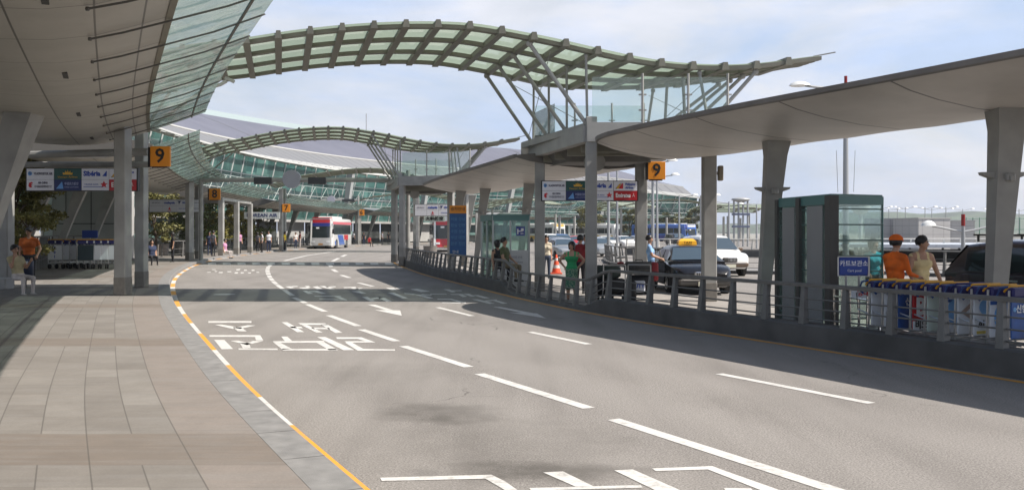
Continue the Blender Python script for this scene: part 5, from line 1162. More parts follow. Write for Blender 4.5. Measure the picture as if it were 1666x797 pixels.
    for (c, fd, sg) in hands:
        side = fd.cross(V((0, -1, .2)))
        if side.length < .1: side = V((1, 0, 0))
        side.normalize(); nrm = side.cross(fd).normalized()
        for i, ln in enumerate((.062, .07, .066, .05)):
            p = c + side * (.026 - .0175 * i); m1 = p + (fd * .8 + nrm * -.35 * 1).normalized() * ln * .55; m2 = m1 + (fd * .5 - nrm * .8).normalized() * ln * .5
            fb.tube([p - fd * .02, p + fd * .01, m1, m2], [.009, .009, .0085, .007], 6)
        p = c - fd * .045 + side * .03; fb.tube([p - side * .015, p + side * .02 + fd * .02, p + side * .022 + fd * .05 - nrm * .015], [.012, .0105, .008], 6)
    n0 = len(me.vertices)
    bm = bmesh.new(); bm.from_mesh(me); vs_ = [bm.verts.new(v) for v in fb.v]; bm.verts.ensure_lookup_table()
    for f_ in fb.f:
        try: nf = bm.faces.new([vs_[i] for i in f_]); nf.material_index = 0; nf.smooth = True
        except ValueError: pass
    bm.to_mesh(me); bm.free()
    o = bpy.data.objects.new('body', me); COL.objects.link(o); o.parent = root; o.scale = (k, k, k)
    # hair
    hb = MB(); rings = []
    n = 16
    lowb = {'short': -.055, 'bob': -.11, 'long': -.2, 'bun': -.05}[hair]
    for i in range(7):
        f = i / 6; th = f * R(112) if hair != 'long' else f * R(112)
        ring = []
        for j in range(n):
            a = 6.2832 * j / n; dx, dy = math.cos(a), math.sin(a)
            frontness = max(0, -dy)
            lim = R(128 if hair == 'short' else 132) * (1 - .5 * frontness ** 1.6); t_ = f * lim
            r_ = .107 + .006 * math.sin(5 * a + i) + (.006 if hair in ('bob', 'long') else 0)
            v = V((r_ * math.sin(t_) * dx, .018 + r_ * 1.04 * math.sin(t_) * dy, .032 + r_ * 1.03 * math.cos(t_)))
            if f == 1 and hair in ('bob', 'long') and frontness < .55: v.z = lowb; v.x *= 1.02
            ring.append(hd(v))
        rings.append(ring)
    rings[0] = [rings[0][0] + V((.002 * math.cos(j), .002 * math.sin(j), 0)) for j in range(n)]
    hb.loft(rings, True, True)
    if hair == 'bun': hb.sph(hd((0, .12, .06)), .05, 10, 7)
    ho = hb.build('hair', HAIR, root, True, sharp=80); ho.scale = (k, k, k)
    eb = MB()
    for sg in (-1, 1): eb.sph(hd((sg * .034, -.084, .022)), .0115, 8, 5, (1.2, .6, .8)); eb.box(hd((sg * .035, -.088, .045)), (.04, .01, .007))
    eo = eb.build('eyes', M_EYE, root); eo.scale = (k, k, k)
    lb_ = MB(); lb_.sph(hd((0, -.086, -.055)), .02, 8, 5, (1, .35, .32)); lo = lb_.build('mouth', M_LIP, root); lo.scale = (k, k, k)
    if cap:
        cb = MB(); rings = []
        for i in range(6):
            t_ = R(88) * i / 5; rings.append([hd((.119 * math.sin(t_) * math.cos(6.2832 * j / n) if i else .002 * math.cos(j), .014 + .127 * math.sin(t_) * math.sin(6.2832 * j / n) if i else .014 + .002 * math.sin(j), .05 + .108 * math.cos(t_))) for j in range(n)])
        cb.loft(rings, True, True)
        cb.loft([[hd((.095 * math.cos(a), -.05 + (.125 if e else .05) * math.sin(a), .055 - (.022 if e else 0))) for a in [math.pi + math.pi * q / 8 for q in range(9)]] for e in (0, 1)], False, False)
        co_ = cb.build('cap', cap, root, True); co_.scale = (k, k, k)
    if vest:
        pass
    return root
C_OR = cloth('orange', (.72, .13, .008)); C_CY = cloth('cyan', (.05, .42, .54)); C_TANK = cloth('cream', (.68, .56, .30)); C_GREEN = cloth('green', (.02, .28, .10)); C_BEIGE = cloth('beige', (.50, .44, .34))
C_JEAN = cloth('denim', (.035, .05, .085)); C_DARK = cloth('dark', (.018, .018, .022)); C_RED = cloth('dark_red', (.20, .012, .018)); C_OLIVE = cloth('olive', (.085, .10, .045)); C_WHITE = cloth('white', (.62, .62, .66)); C_BLUE = cloth('sky_blue', (.22, .38, .62)); C_GREY = cloth('grey', (.16, .16, .19)); C_NAVY = cloth('navy', (.02, .03, .07)); C_PALE = cloth('pale', (.55, .50, .48)); C_OR2 = cloth('polo_orange', (.42, .10, .02)); C_YEL = cloth('yellow', (.7, .5, .03)); C_PINK = cloth('pink', (.42, .2, .33)); C_KHAKI = cloth('khaki', (.22, .18, .12))
def _floral(t, b, N, L_):
    tc = N('ShaderNodeTexCoord'); n1 = noise(t, tc.outputs['Object'], 26, 3, .7); c = mixc(t, mathn(t, 'GREATER_THAN', n1, .54), (.05, .16, .10), (.28, .36, .25)); L_(c, b.inputs['Base Color']); b.inputs['Roughness'].default_value = .85
C_FLOR = node_mat('cloth_floral', _floral)
def PX(x, Y): return xat(x, Y)
Y = 15.7; person('man in orange shirt and orange cap, back half turned, at the luggage carts', PX(1457, Y), Y, .03, 118, 1.72, C_OR, C_DARK, arms=[((.15, -.25, -1), (-.05, -1, -.25)), ((.25, -.5, -1), (.3, -1, .25))], sleeves='long', cap=C_OR, head=15, vox=.016)
Y = 16.3; person('young man in a cream tank top leaning on the luggage carts', PX(1497, Y), Y, .03, 12, 1.72, C_TANK, C_DARK, arms=[((.3, -.2, -1), (.0, -.55, -.9)), ((.35, -.15, -1), (.05, -.5, -.9))], sleeves='none', head=48, neck_open=True, vox=.016, lean=4)
Y = 19.7; person('person in a cyan blouse partly seen through the shelter glass', PX(1421, Y), Y, .03, 8, 1.64, C_CY, C_DARK, sleeves='short', hair='bob', female=True, head=30, vox=.018, arms=[((.2, 0, -1), (.0, -.8, -.5)), ((.2, 0, -1), (-.4, -.7, -.3))])
Y = 24.6; person('woman in a green top and floral skirt, hands on hips', PX(930, Y), Y, .03, -6, 1.53, C_GREEN, C_FLOR, arms=[((.75, .12, -.75), (-.65, -.1, -.75)), ((.75, .12, -.75), (-.65, -.1, -.75))], sleeves='none', female=True, skirt=.36, hair='bob', head=-20, vox=.017, build=1.08, neck_open=True)
Y = 27.4; person('person in a dark red shirt standing just behind the green dress', PX(944, Y), Y, .03, 160, 1.70, C_RED, C_DARK, sleeves='short', vox=.02)
Y = 30.2; person('person in dark clothes facing left behind the dark red shirt', PX(954, Y), Y, .03, -80, 1.72, C_DARK, C_JEAN, sleeves='long', vox=.022)
Y = 36.2; person('slim woman in beige top and jeans near the traffic cone', PX(889, Y), Y, 0, 0, 1.70, C_BEIGE, C_JEAN, sleeves='short', female=True, hair='bob', head=8, vox=.02, arms=[((.22, 0, -1), (.1, -.5, -.6)), ((.1, .1, -1), (.02, -.1, -1))])
Y = 29.2; person('man in an olive shirt perched on the kerb railing', PX(823, Y), Y - .1, .33, 62, 1.74, C_OLIVE, C_KHAKI, pose='sit', sleeves='short', vox=.019, lean=-6, arms=[((.1, -.3, -1), (-.05, -.8, -.6)), ((.15, -.35, -1), (-.05, -.8, -.6))], head=10, headdown=0)
Y = 29.9; person('person in black close beside the man in olive', PX(809, Y), Y, .3, 40, 1.66, C_DARK, C_DARK, pose='sit', sleeves='none', female=True, hair='bob', head=80, vox=.02)
Y = 27.6; person('person in a pale blue shirt beside the open taxi door', PX(1060, Y), Y, .03, 78, 1.70, C_BLUE, C_NAVY, sleeves='short', vox=.019, arms=[((.1, -.4, -1), (-.1, -.9, -.3)), ((.1, -.4, -1), (-.1, -.9, -.35))], lean=-6)
Y = 28.6; person('man in an orange polo standing by the left steel handrail', PX(47, Y), Y, .15, 20, 1.80, C_OR2, C_DARK, sleeves='short', vox=.018, head=-30, headdown=18, build=1.08, arms=[((.1, 0, -1), (.02, -.1, -1)), ((.35, .05, -1), (-.25, -.55, -.8))])
Y = 25.6; person('seated man in pale trousers and yellow shouldered shirt at the left edge', PX(30, Y), Y, .13, 62, 1.78, cloth('sport', (.42, .36, .22)), C_PALE, pose='sit', sleeves='short', vox=.018, lean=-14, head=0, shoes=mat('shoe_pale', (.5, .48, .46), .6), arms=[((.1, -.6, -.8), (.0, -.35, .95)), ((.1, -.55, -.9), (-.1, -.8, .6))], headdown=8)
Y = 45; person('small person in dark red behind the left luggage carts', PX(192, Y), Y, .15, -40, 1.74, C_DARK, C_DARK, vox=.025)
FP = [(247, 48, C_NAVY, C_DARK, 'sit', 'person sitting in dark blue between the first two planters'), (281, 53, C_DARK, C_DARK, 'stand', 'person in black standing by the second planter'), (347, 66, C_GREY, C_DARK, 'stand', 'person in grey left of the third square post'), (341, 69, C_NAVY, C_NAVY, 'stand', 'person in navy behind the grey shirted one'),
      (366, 62, C_PINK, C_PALE, 'sit', 'person in pink sitting behind the third square post'), (389, 74, C_PINK, C_DARK, 'stand', 'person in mauve half hidden by a square post'), (426, 80, C_WHITE, C_DARK, 'stand', 'person in a white shirt under the dark lettered board'), (419, 83, C_GREY, C_DARK, 'stand', 'person in grey left of the white shirt under the lettered board'),
      (437, 82, C_WHITE, C_NAVY, 'stand', 'white shirted person half behind the fifth square post'), (463.5, 88, C_YEL, C_DARK, 'stand', 'person in a yellow shirt below the orange seven'), (481, 99, C_PALE, C_NAVY, 'stand', 'pale shirted person at the coach mirror'), (488, 103, C_RED, C_PALE, 'stand', 'person in dark red beside the coach mirror'),
      (601, 112, mat('cloth_bright_red', (.6, .03, .03), .8), C_DARK, 'sit', 'person in bright red sitting right of the coach'), (592, 128, C_DARK, C_NAVY, 'stand', 'dark figure right behind the seated red person'), (622, 134, C_GREY, C_DARK, 'stand', 'grey figure in front of the far entrance'), (632, 136, C_DARK, C_DARK, 'stand', 'dark figure in front of the far entrance'), (641, 133, C_NAVY, C_DARK, 'stand', 'figure in navy farthest right at the far entrance'), (575, 130, C_WHITE, C_DARK, 'stand', 'figure in white just right of the coach tail')]
for i, (x, Y, a, c_, ps, lb) in enumerate(FP): person(lb, PX(x, Y), Y, .15 if ps == 'stand' else .12, (40, -60, 150, 10, 80)[i % 5], (1.72, 1.66, 1.78)[i % 3], a, c_, pose=ps, vox=.034, hair=('short', 'bob')[i % 2], group='travellers waiting on the far pavement')
# ------------------------------------------------------------------ luggage carts
M_CART = mat('cart_tube', (.5, .5, .5), .3, .7); M_CBLUE = mat('cart_box_blue', (.02, .02, .13), .4); M_CYEL = mat('cart_handle_yellow', (.75, .36, .02), .45)
A_W = mat('ad_white', (.78, .8, .83), .45); A_B = mat('ad_blue', (.02, .09, .32), .45, var=.35, vs=4); A_R = mat('ad_red', (.48, .015, .02), .45); A_LB = mat('ad_light_blue', (.18, .42, .75), .45); A_G = mat('ad_pale_green', (.62, .7, .63), .5)
def cart(label, x, y, rz, board, extra=None, s=1, blue_handle=False, group=None):
    root = thing('luggage_cart', label, 'luggage cart', (x, y, .03), rz, group); root.scale = (s, s, s)
    # x right, faces -y (board towards viewer); cart tail runs to +y
    b = MB()
    for sx in (-.27, .27):
        b.tube([(sx, -.02, .95), (sx, 0, .3), (sx, .02, .17)], .016, 6); b.tube([(sx, 0, .18), (sx * .8, .75, .22)], .018, 6); b.tube([(sx, .0, .5), (sx, .22, .55), (sx, .25, .8), (sx, .0, .84)], .012, 6)
    for z in (.3, .82): b.cyl((-.27, 0, z), (.27, 0, z), .013, 6)
    for i in range(5): b.cyl((-.2 + .1 * i, .02, .2), (-.17 + .085 * i, .72, .23), .009, 5)
    b.build('frame', M_CART, root, True)
    b = MB(); b.cbox((0, -.025, .565), (.50, .02, .5), .006); bd = b.build('advert_board', board, root)
    b = MB(); b.cbox((0, .0, .92), (.5, .14, .13), .025); hb = b.build('header_box', M_CBLUE, root)
    b = MB(); b.box((.05, -.074, .93), (.05, .006, .07)); b.build('coin_label', A_W, hb)
    b = MB(); b.tube([(-.28, .05, .93), (-.285, -.0, .985), (-.25, -.02, 1.01), (.25, -.02, 1.01), (.285, .0, .985), (.28, .05, .93)], .015, 8); b.build('handle', M_CBLUE if blue_handle else M_CYEL, root, True)
    for sg in (-1, 1): b = MB(); b.tube([(sg * .29, -.02, 1.0), (sg * .34, .06, .98), (sg * .34, .12, .86), (sg * .28, .1, .8)], .016, 6); b.build('brake_lever', mat('lever_blue', (.03, .07, .22), .4), root, True)
    for (wx, wy) in ((-.25, .05), (.25, .05), (0, .7)):
        b = MB(); b.cyl((wx - .02, wy, .085), (wx + .02, wy, .085), .085, 12); b.build('wheel', M_TYRE, root)
    if extra: extra(root)
    return root
def e_txt(lines, ink, sz=.1, bold=.002):
    def f(r):
        for t, dx, z, k in lines: lettering(t, sz * k, ink, (dx, -.04, z), r, bold)
    return f
def e_shape(m_, pts):
    def f(r):
        b = MB(); b.extr([(p[0], -.036, p[1]) for p in pts], (0, -.004, 0)); b.build('print', m_, r)
    return f
def both(*fs):
    def f(r):
        for q in fs: q(r)
    return f
circ = lambda cx, cz, rx, rz_, n=16: [(cx + rx * math.cos(6.2832 * k / n), cz + rz_ * math.sin(6.2832 * k / n)) for k in range(n)]
fig = both(e_shape(mat('print_skin', (.42, .3, .25), .6), [(-.2, .62), (-.02, .74), (.05, .72), (-.1, .62), (.02, .55), (-.02, .52)]), e_shape(HAIR, [(.04, .78), (.14, .76), (.16, .6), (.1, .5), (.08, .6)]), e_shape(mat('print_pink', (.6, .2, .25)), circ(.03, .76, .05, .05)))
ADS = [(A_W, None, 'cart with a plain white board, hardly seen at the far end of the row'), (A_W, e_txt((('0', -.1, .72, 1.3), ('0', -.1, .57, 1.3), ('1', -.1, .42, 1.3)), M_BLUE, .13, .006), 'cart whose white board carries blue zero zero one'), (A_B, e_txt((('신', -.07, .7, 1),), M_WT, .13, .003), 'dark blue boarded cart with one white syllable'), (A_R, both(lambda r: (lambda b: (b.box((0, -.038, .38), (.5, .008, .13)), b.build('white_strip', A_W, r)))(MB()), e_txt((('B', -.1, .64, 2.6),), M_WT, .13, .014), lambda r: lettering('비오', .13, M_BLACK, (-.1, -.046, .385), r, .004)), 'red boarded cart with a big white letter B'),
       (A_G, None, 'plain pale green boarded cart in the middle of the row'), (A_W, both(e_shape(A_LB, circ(.0, .6, .17, .19)), e_shape(A_B, [(-.25, .78), (.25, .78), (.25, .74), (-.25, .74)])), 'white boarded cart with a blue head shape, left one of two'), (A_W, fig, 'white boarded cart with a dancing figure print'), (A_W, both(e_shape(A_LB, circ(-.05, .7, .1, .1)), e_txt((('AL', -.1, .47, 1.1),), M_BLACK, .12, .003), e_shape(mat('print_yellow', (.7, .55, .1)), [(-.2, .38), (-.02, .38), (-.02, .34), (-.2, .34)])), 'white boarded cart with letters AL under a blue ring'), (A_W, both(e_shape(A_LB, circ(.0, .58, .18, .2)), e_shape(A_B, [(-.25, .8), (.25, .8), (.25, .75), (-.25, .75)])), 'white boarded cart with a blue head shape, next to the blue bank board'), (A_B, both(e_txt((('신한은행', .04, .7, 1),), M_WT, .115, .003), e_shape(A_LB, circ(-.19, .7, .03, .03)), e_shape(mat('print_skin', (.42, .3, .25)), [(.1, .33), (.14, .5), (.2, .48), (.2, .33)])), 'front cart with a full blue board and white Korean lettering')]
A0, A1 = Vector((5.93, 14.75)), Vector((7.13, 12.98))
for i, (bm_, ex, lb) in enumerate(ADS):
    p = A0.lerp(A1, i / 9 if i < 9 else 1.0); cart(lb, p.x + (.06 if i == 9 else 0), p.y, R(22), bm_, ex, 1.06, i in (6,), 'luggage carts nested along the right railing')
# a few more carts nested behind, running out of frame
for (nm, x0, y0, n, lb, gx, gy) in (('a', -21.3, 43.0, 4, 'left cart line with the letters board', .26, .14), ('b', -19.7, 42.6, 5, 'left cart line with the dark board', .27, .12)):
    for i in range(n):
        words_ = ('front', 'second', 'third', 'fourth', 'last')[i]
        q = cart(words_ + ' cart of the ' + lb, x0 + gx * i, y0 + gy * i, R(-8 if nm == 'a' else 20), (A_W if nm == 'a' else mat('ad_dark', (.03, .05, .06), .5)) if i == 0 else A_W, e_txt((('0', 0, .72, 1), ('0', 0, .57, 1), ('1', 0, .42, 1)), M_BLUE, .13, .006) if (nm == 'a' and i == 0) else None, 1.35, group='carts lined up on the left pavement'); q.location.z = .15
def bluesign(c, w_, h_, label):
    root = thing('cart_sign', label, 'sign', c); b = MB(); b.cbox((0, .02, 0), (w_, .04, h_), .02); b.build('panel', mat('cart_sign_blue', (.02, .055, .30), .4), root); return root
bs = bluesign(at(1389, 433.5, 15.55), .50, .31, 'blue cart bay sign with white Korean lettering on a stand')
lettering('카트보관소', .105, M_WT, (0, -.004, .045), bs, .001); lettering('Cart pool', .06, M_WT, (.01, -.004, -.07), bs)
b = MB(); b.box((.1, .03, -.72), (.03, .03, 1.14)); b.box((-.12, .03, -.72), (.03, .03, 1.14)); b.box((0, .035, -1.2), (.4, .3, .03)); b.build('stand', M_CART, bs)
b = MB(); b.bar((-.26, 0, .165), (.26, 0, .165), .02, .012); b.bar((-.26, 0, -.165), (.26, 0, -.165), .02, .012); b.bar((-.26, 0, -.16), (-.26, 0, .16), .015, .02); b.bar((.26, 0, -.16), (.26, 0, .16), .015, .02); b.build('frame', M_CART, bs)
bs = bluesign(at(146, 381, 43.5), .75, .36, 'small blue cart sign over the left carts'); b = MB(); b.box((0, .05, -.9), (.05, .05, 1.5)); b.build('stand', M_CART, bs)
# cart corral rail
cr = thing('cart_corral', 'bent chrome cart corral rail with a small red lettered plate', 'rail', (0, 0, 0)); b = MB()
c0, c1 = at(1357, 466, 15.9), at(1425, 470, 14.9)
b.tube([(c0.x, c0.y, .03), c0, c0.lerp(c1, .5), c1 + Vector((-.06, 0, 0)), c1 + Vector((.04, 0, -.1)), (c1.x + .06, c1.y, .03)], .024, 8)
b.tube([(c0.x, c0.y, c0.z - .17), c0.lerp(c1, .5) - Vector((0, 0, .17)), c1 + Vector((.02, 0, -.2))], .02, 8)
for f_ in (.2, .4, .6, .8): q = c0.lerp(c1, f_); b.cyl(q, (q.x, q.y, .03), .014, 6)
b.build('tube', M_CHROME, cr, True); b = MB(); q = at(1402, 477, 15.1); b.box(q, (.34, .02, .15)); pl = b.build('plate', A_W, cr); lettering('영대', .11, M_REDI, (q.x + .02, q.y - .014, q.z), cr, .003)

# ------------------------------------------------------------------ luggage, trolleys, cone, planters, bins
def bag(b, c, d, rz=0): b.cbox(c, d, min(d) * .18, rz)
M_BAG = mat('bag_black', (.012, .012, .013), .6, var=.2, vs=8, bump=.3, bs=20); M_BAGG = mat('bag_dark_green', (.02, .035, .03), .6, var=.2, vs=8); M_BAGR = mat('bag_red', (.25, .015, .02), .6); M_BAGGY = mat('bag_grey', (.07, .068, .065), .7, var=.3, vs=12, bump=.4, bs=25)
def trolley(x, y, rz, label):
    root = thing('luggage_trolley', label, 'trolley', (x, y, .03), rz); b = MB()
    for sx in (-.3, .3): b.tube([(sx, -.45, .95), (sx, -.4, .3), (sx, -.35, .14), (sx * .9, .5, .16)], .017, 6)
    for yy in (-.3, 0, .3): b.cyl((-.29, yy, .15), (.29, yy, .15), .014, 6)
    b.cyl((-.3, -.45, .96), (.3, -.45, .96), .022, 6); b.build('frame', M_CART, root, True)
    for (wx, wy) in ((-.28, -.3), (.28, -.3), (-.2, .45), (.2, .45)): b = MB(); b.cyl((wx - .02, wy, .08), (wx + .02, wy, .08), .08, 10); b.build('wheel', M_TYRE, root)
    return root
def luggage(name, label, cat, x, y, z, d, m, rz=0, handle=True):
    root = thing(name, label, cat, (x, y, z), rz); b = MB(); bag(b, (0, 0, d[2] / 2), d); b.build('shell', m, root, True, sharp=50)
    b = MB(); b.box((0, -d[1] / 2 - .006, d[2] * .5), (d[0] * .8, .012, .02)); b.build('zip', M_TRIM, root)
    if handle: b = MB(); b.tube([(-.1, 0, d[2]), (-.09, 0, d[2] + .05), (.09, 0, d[2] + .05), (.1, 0, d[2])], .014, 6); b.build('handle', M_TRIM, root)
x, y = xat(992, 24.6), 24.6
trolley(x, y, R(10), 'trolley loaded with black cases left of the column by the taxi'); luggage('suitcase', 'large black case at the bottom of the left loaded trolley', 'suitcase', x, y, .2, (.85, .5, .42), M_BAG, .1, False); luggage('suitcase', 'dark green black case on top of the left loaded trolley', 'suitcase', x - .1, y, .63, (.72, .46, .34), M_BAGG, .15); luggage('bag', 'small black bag with a red tag right of the left loaded trolley', 'bag', x + .52, y - .1, .03, (.34, .3, .55), M_BAG, -.1); luggage('bag', 'small red bag on the left loaded trolley top', 'bag', x + .3, y + .1, .97, (.16, .16, .09), M_BAGR, .1, False)
x, y = xat(1043, 24.9), 24.9
trolley(x, y, R(-14), 'trolley with piled grey bags beside the pale blue shirt'); luggage('suitcase', 'black case at the bottom of the right loaded trolley', 'suitcase', x, y, .2, (.7, .45, .5), M_BAG, -.2, False); luggage('bag', 'bulging dark grey duffel on the right loaded trolley', 'bag', x - .06, y, .72, (.78, .42, .34), M_BAGGY, -.2); luggage('bag', 'dark red backpack on the right loaded trolley', 'bag', x + .34, y - .12, .55, (.2, .3, .5), M_BAGR, -.1)
b = MB(); b.disc((0, 0, 0), .15, (0, 1, 0), 14); r_ = thing('plastic_bag', 'white carrier bag with blue lettering at the right loaded trolley', 'bag', (x - .15, y - .34, .25)); b = MB(); b.cbox((0, 0, .16), (.42, .08, .32), .03); b.build('sack', mat('bag_white', (.55, .57, .62), .5), r_); lettering('DUTY', .14, M_BLUE, (0, -.045, .17), r_, .006)
q = at(41, 440, 27.4); luggage('bag', 'navy sports bag standing by the seated man', 'bag', q.x, 27.4, .5, (.42, .32, .55), mat('bag_navy', (.012, .02, .05), .6, var=.2), .1); lettering('SPORT', .10, M_WT, (q.x, 27.23, .95), None, .004); o_ = bpy.context.scene.objects[-1]
b = MB(); b.cbox((-15.7, 27.45, .33), (1.5, .5, .36), .03); r_ = thing('bench', 'low dark bench carrying the navy sports bag', 'bench', (0, 0, 0)); b.build('seat', M_GREYP, r_)
b = MB(); b.cbox((-15.25, 25.75, .50), (1.3, .5, .1), .02); r_ = thing('bench', 'bench under the seated man in pale trousers', 'bench', (0, 0, 0)); b.build('seat', M_GREYP, r_)
for dx in (-.55, .35): b = MB(); b.box((-15.25 + dx, 25.75, .3), (.08, .45, .3)); b.build('leg', M_STEELD, r_)
q = gp(905, 445.5); r_ = thing('traffic_cone', 'orange and white traffic cone near the woman in jeans', 'cone', (q[0], q[1], 0)); s_ = .82 / .7
b = MB(); b.cbox((0, 0, .03), (.44 * s_, .44 * s_, .06), .01); b.build('base', mat('cone_orange', (.75, .09, .03), .5), r_)
pr_ = [(.06, .17), (.22, .135), (.34, .11), (.50, .077), (.6, .057), (.74, .03)]
for i, (a, c) in enumerate(zip(pr_, pr_[1:])):
    b = MB(); b.loft([[(rr * s_ * math.cos(6.2832 * k / 18), rr * s_ * math.sin(6.2832 * k / 18), zz_ * s_) for k in range(18)] for zz_, rr in (a, c)], True, True); b.build('band', mat('cone_orange', (.75, .09, .03)) if i in (0, 2, 4) else M_WHITE, r_, True)
def planter(px_, pyb, r, h, label, zb=.15):
    q = gp(px_, pyb, zb); root = thing('planter_tub', label, 'planter', (q[0], q[1], zb), 0, 'round stone tubs on the pavement'); n = 20; b = MB()
    b.loft([[(k * math.cos(6.2832 * i / n), k * math.sin(6.2832 * i / n), z) for i in range(n)] for k, z in ((r * .86, 0), (r * .95, .05), (r, h - .08), (r * 1.04, h), (r * .9, h), (r * .88, h - .06))], True, True); b.build('tub', mat('tub_stone', (.19, .17, .155), .8, var=.2, vs=6), root, True)
    b = MB(); b.disc((0, 0, h - .05), r * .9); b.build('soil', mat('soil', (.05, .04, .03), .9), root)
for (x, yb, lb) in ((245, 417, 'stone tub nearest the left square column'), (262, 416, 'second stone tub right of the left square column'), (294, 415, 'stone tub left of the eight sign posts'), (432, 407, 'far stone tub under the lettered board')): planter(x, yb, .55, .85, lb)
planter(700, 419, .5, .85, 'dark round tub under the farther island canopy', .03)
def bin_(px_, pyb, label):
    q = gp(px_, pyb, .03); root = thing('litter_bin', label, 'bin', (q[0], q[1], .03)); b = MB(); n = 16
    b.loft([[(k * math.cos(6.2832 * i / n), k * math.sin(6.2832 * i / n), z) for i in range(n)] for k, z in ((.3, 0), (.34, .05), (.34, .9), (.28, 1.02), (.1, 1.06))], True, True); b.build('drum', mat('bin_dark', (.03, .032, .035), .45), root, True)
    b = MB(); b.box((0, -.33, .8), (.3, .04, .12)); b.build('slot', M_TRIM, root)
bin_(655, 424, 'dark litter bin at the rounded end of the island')

# ------------------------------------------------------------------ lamps and poles
M_POLE = mat('pole_grey', (.36, .37, .38), .45, .3)
def lamp(x, y, h, arm, label, red=False, r=.09, double=False, head=.5, group=None, sag=.3):
    root = thing('street_lamp', label, 'street lamp', (x, y, 0), 0, group); b = MB(); b.tube([(0, 0, 0), (0, 0, h * .6), (0, 0, h)], [r * 1.3, r, r * .75], 10); b.build('pole', M_POLE, root, True)
    for sg in ((1, -1) if double else (1,)):
        a = sg * arm; b = MB(); b.tube([(0, 0, h - sag * .6), (a * .3, 0, h - sag * .45), (a * .7, 0, h - .06), (a, 0, h)], r * .5, 8); b.build('arm', M_POLE, root, True)
        b = MB(); n = 16; s_ = 1 if a > 0 else -1; cx = a + s_ * head * .5
        b.loft([[(cx + k * head * math.cos(6.2832 * i / n), k * head * .55 * math.sin(6.2832 * i / n), h + z) for i in range(n)] for k, z in ((.1, .2), (.5, .17), (.85, .09), (1, 0))], True, True); o = b.build('lamp_shade', P_WHITE, root, True)
        b = MB(); b.disc((cx, 0, h - .004), head * .85); b.build('lens', M_LAMP, o)
    if red: b = MB(); b.cyl((0, 0, h), (0, 0, h + .42), .07, 8); b.build('red_beacon', mat('beacon_red', (.25, .01, .01), .4), root)
    return root
p = at(1376, 150, 40); l_ = lamp(p.x, 40, 8.2, -1.75, 'tall lamp post behind the glass shelter with its lamp over the canopy', True, .11, head=.48)
b = MB()
for dx in (-.34, .34): b.cyl((dx, 0, 3.6), (dx * 1.2, 0, 5.4), .012, 5); b.cyl((dx, 0, 3.5), (0, 0, 3.5), .015, 5)
b.build('whip_aerial', M_POLE, l_)
p = at(1567, 378, 33); lamp(p.x, 33, 2.08, -1.1, 'low lamp with a domed white shade left of the near leaning column', True, .075, head=.28, double=True, sag=.35)
p = at(1642, 378, 36); lamp(p.x, 36, 2.0, -.01, 'small domed lamp between the near leaning column and the minivan', False, .05, head=.3)
for i, (x, Y, top, arm, lb) in enumerate(((990, 62, 215, 1.2, 'tall thin lamp post rising behind the left half of the airline board'), (1004, 78, 240, 1.4, 'thin lamp post behind the airline board, right of a taller one'), (1062, 56, 262, 1.0, 'lamp post under the right orange nine'), (1069, 70, 285, 1.2, 'thinner lamp post just right of the one under the nine'), (1105, 92, 318, 1.4, 'thin lamp post in the gap before the far slatted roof'), (1140, 88, 318, 1.4, 'thin lamp post beside the taxi column'), (1186, 95, 328, -1.6, 'lamp post with a left arm beyond the taxi column'), (1231, 105, 332, -1.6, 'lamp post right of the floodlight tower'))):
    p = at(x, top, Y); lamp(p.x, Y, p.z, arm, lb, group='lamp posts along the outer road', head=.35)
for i, (x, Y, top, lb) in enumerate(((1432, 150, 337, 'leftmost far twin lamp on the skyline right of the shelter'), (1446, 165, 340, 'far twin lamp, second from the shelter on the skyline'), (1460, 175, 339, 'far twin lamp, third from the shelter on the skyline'), (1473, 160, 337, 'far twin lamp left of the cream tank top'), (1505, 150, 337, 'far twin lamp above the pale clad blocks'), (1516, 170, 339, 'far twin lamp beside another over the pale blocks'), (1539, 150, 337, 'far twin lamp left of the near leaning column'), (1566, 160, 340, 'far twin lamp closest left of the near leaning column'), (1620, 155, 341, 'far twin lamp closest right of the near leaning column'), (1658, 140, 340, 'far twin lamp at the right edge'))):
    p = at(x, top, Y); lamp(p.x, Y, p.z, 1.6, lb, group='far lamps on the skyline', head=.35, double=True, r=.07, sag=.5)
# floodlight tower
p = at(1204, 325, 120); r_ = thing('floodlight_tower', 'slim multi post tower with a fan shaped floodlight crown', 'tower', (p.x, 120, 0))
for dx in (-.8, -.2, .4, 1.0): b = MB(); b.cyl((dx, 0, 0), (dx, 0, p.z - .1), .13, 8); b.build('post', M_POLE, r_)
b = MB(); n = 14; b.loft([[(k * math.cos(6.2832 * i / n) + .1, k * math.sin(6.2832 * i / n), z) for i in range(n)] for k, z in ((.3, p.z - .4), (1.25, p.z), (1.15, p.z + .15), (.3, p.z + .3))], True, True); b.build('crown', mat('crown_grey', (.34, .35, .36), .5), r_, True)
for z in (4.2, 2.6): b = MB(); b.box((.1, 0, z), (2.2, .8, .25)); b.build('platform', mat('platform_blue', (.12, .14, .22), .5), r_)
# roof mast
p = at(566, 190, 150); r_ = thing('radio_mast', 'thin mast above the second footbridge arch', 'mast', (p.x, 205, 20)); b = MB(); b.cyl((-5.7, 0, -4), (-5.7, 0, 8.2), .1, 6); b.build('pole', M_POLE, r_)
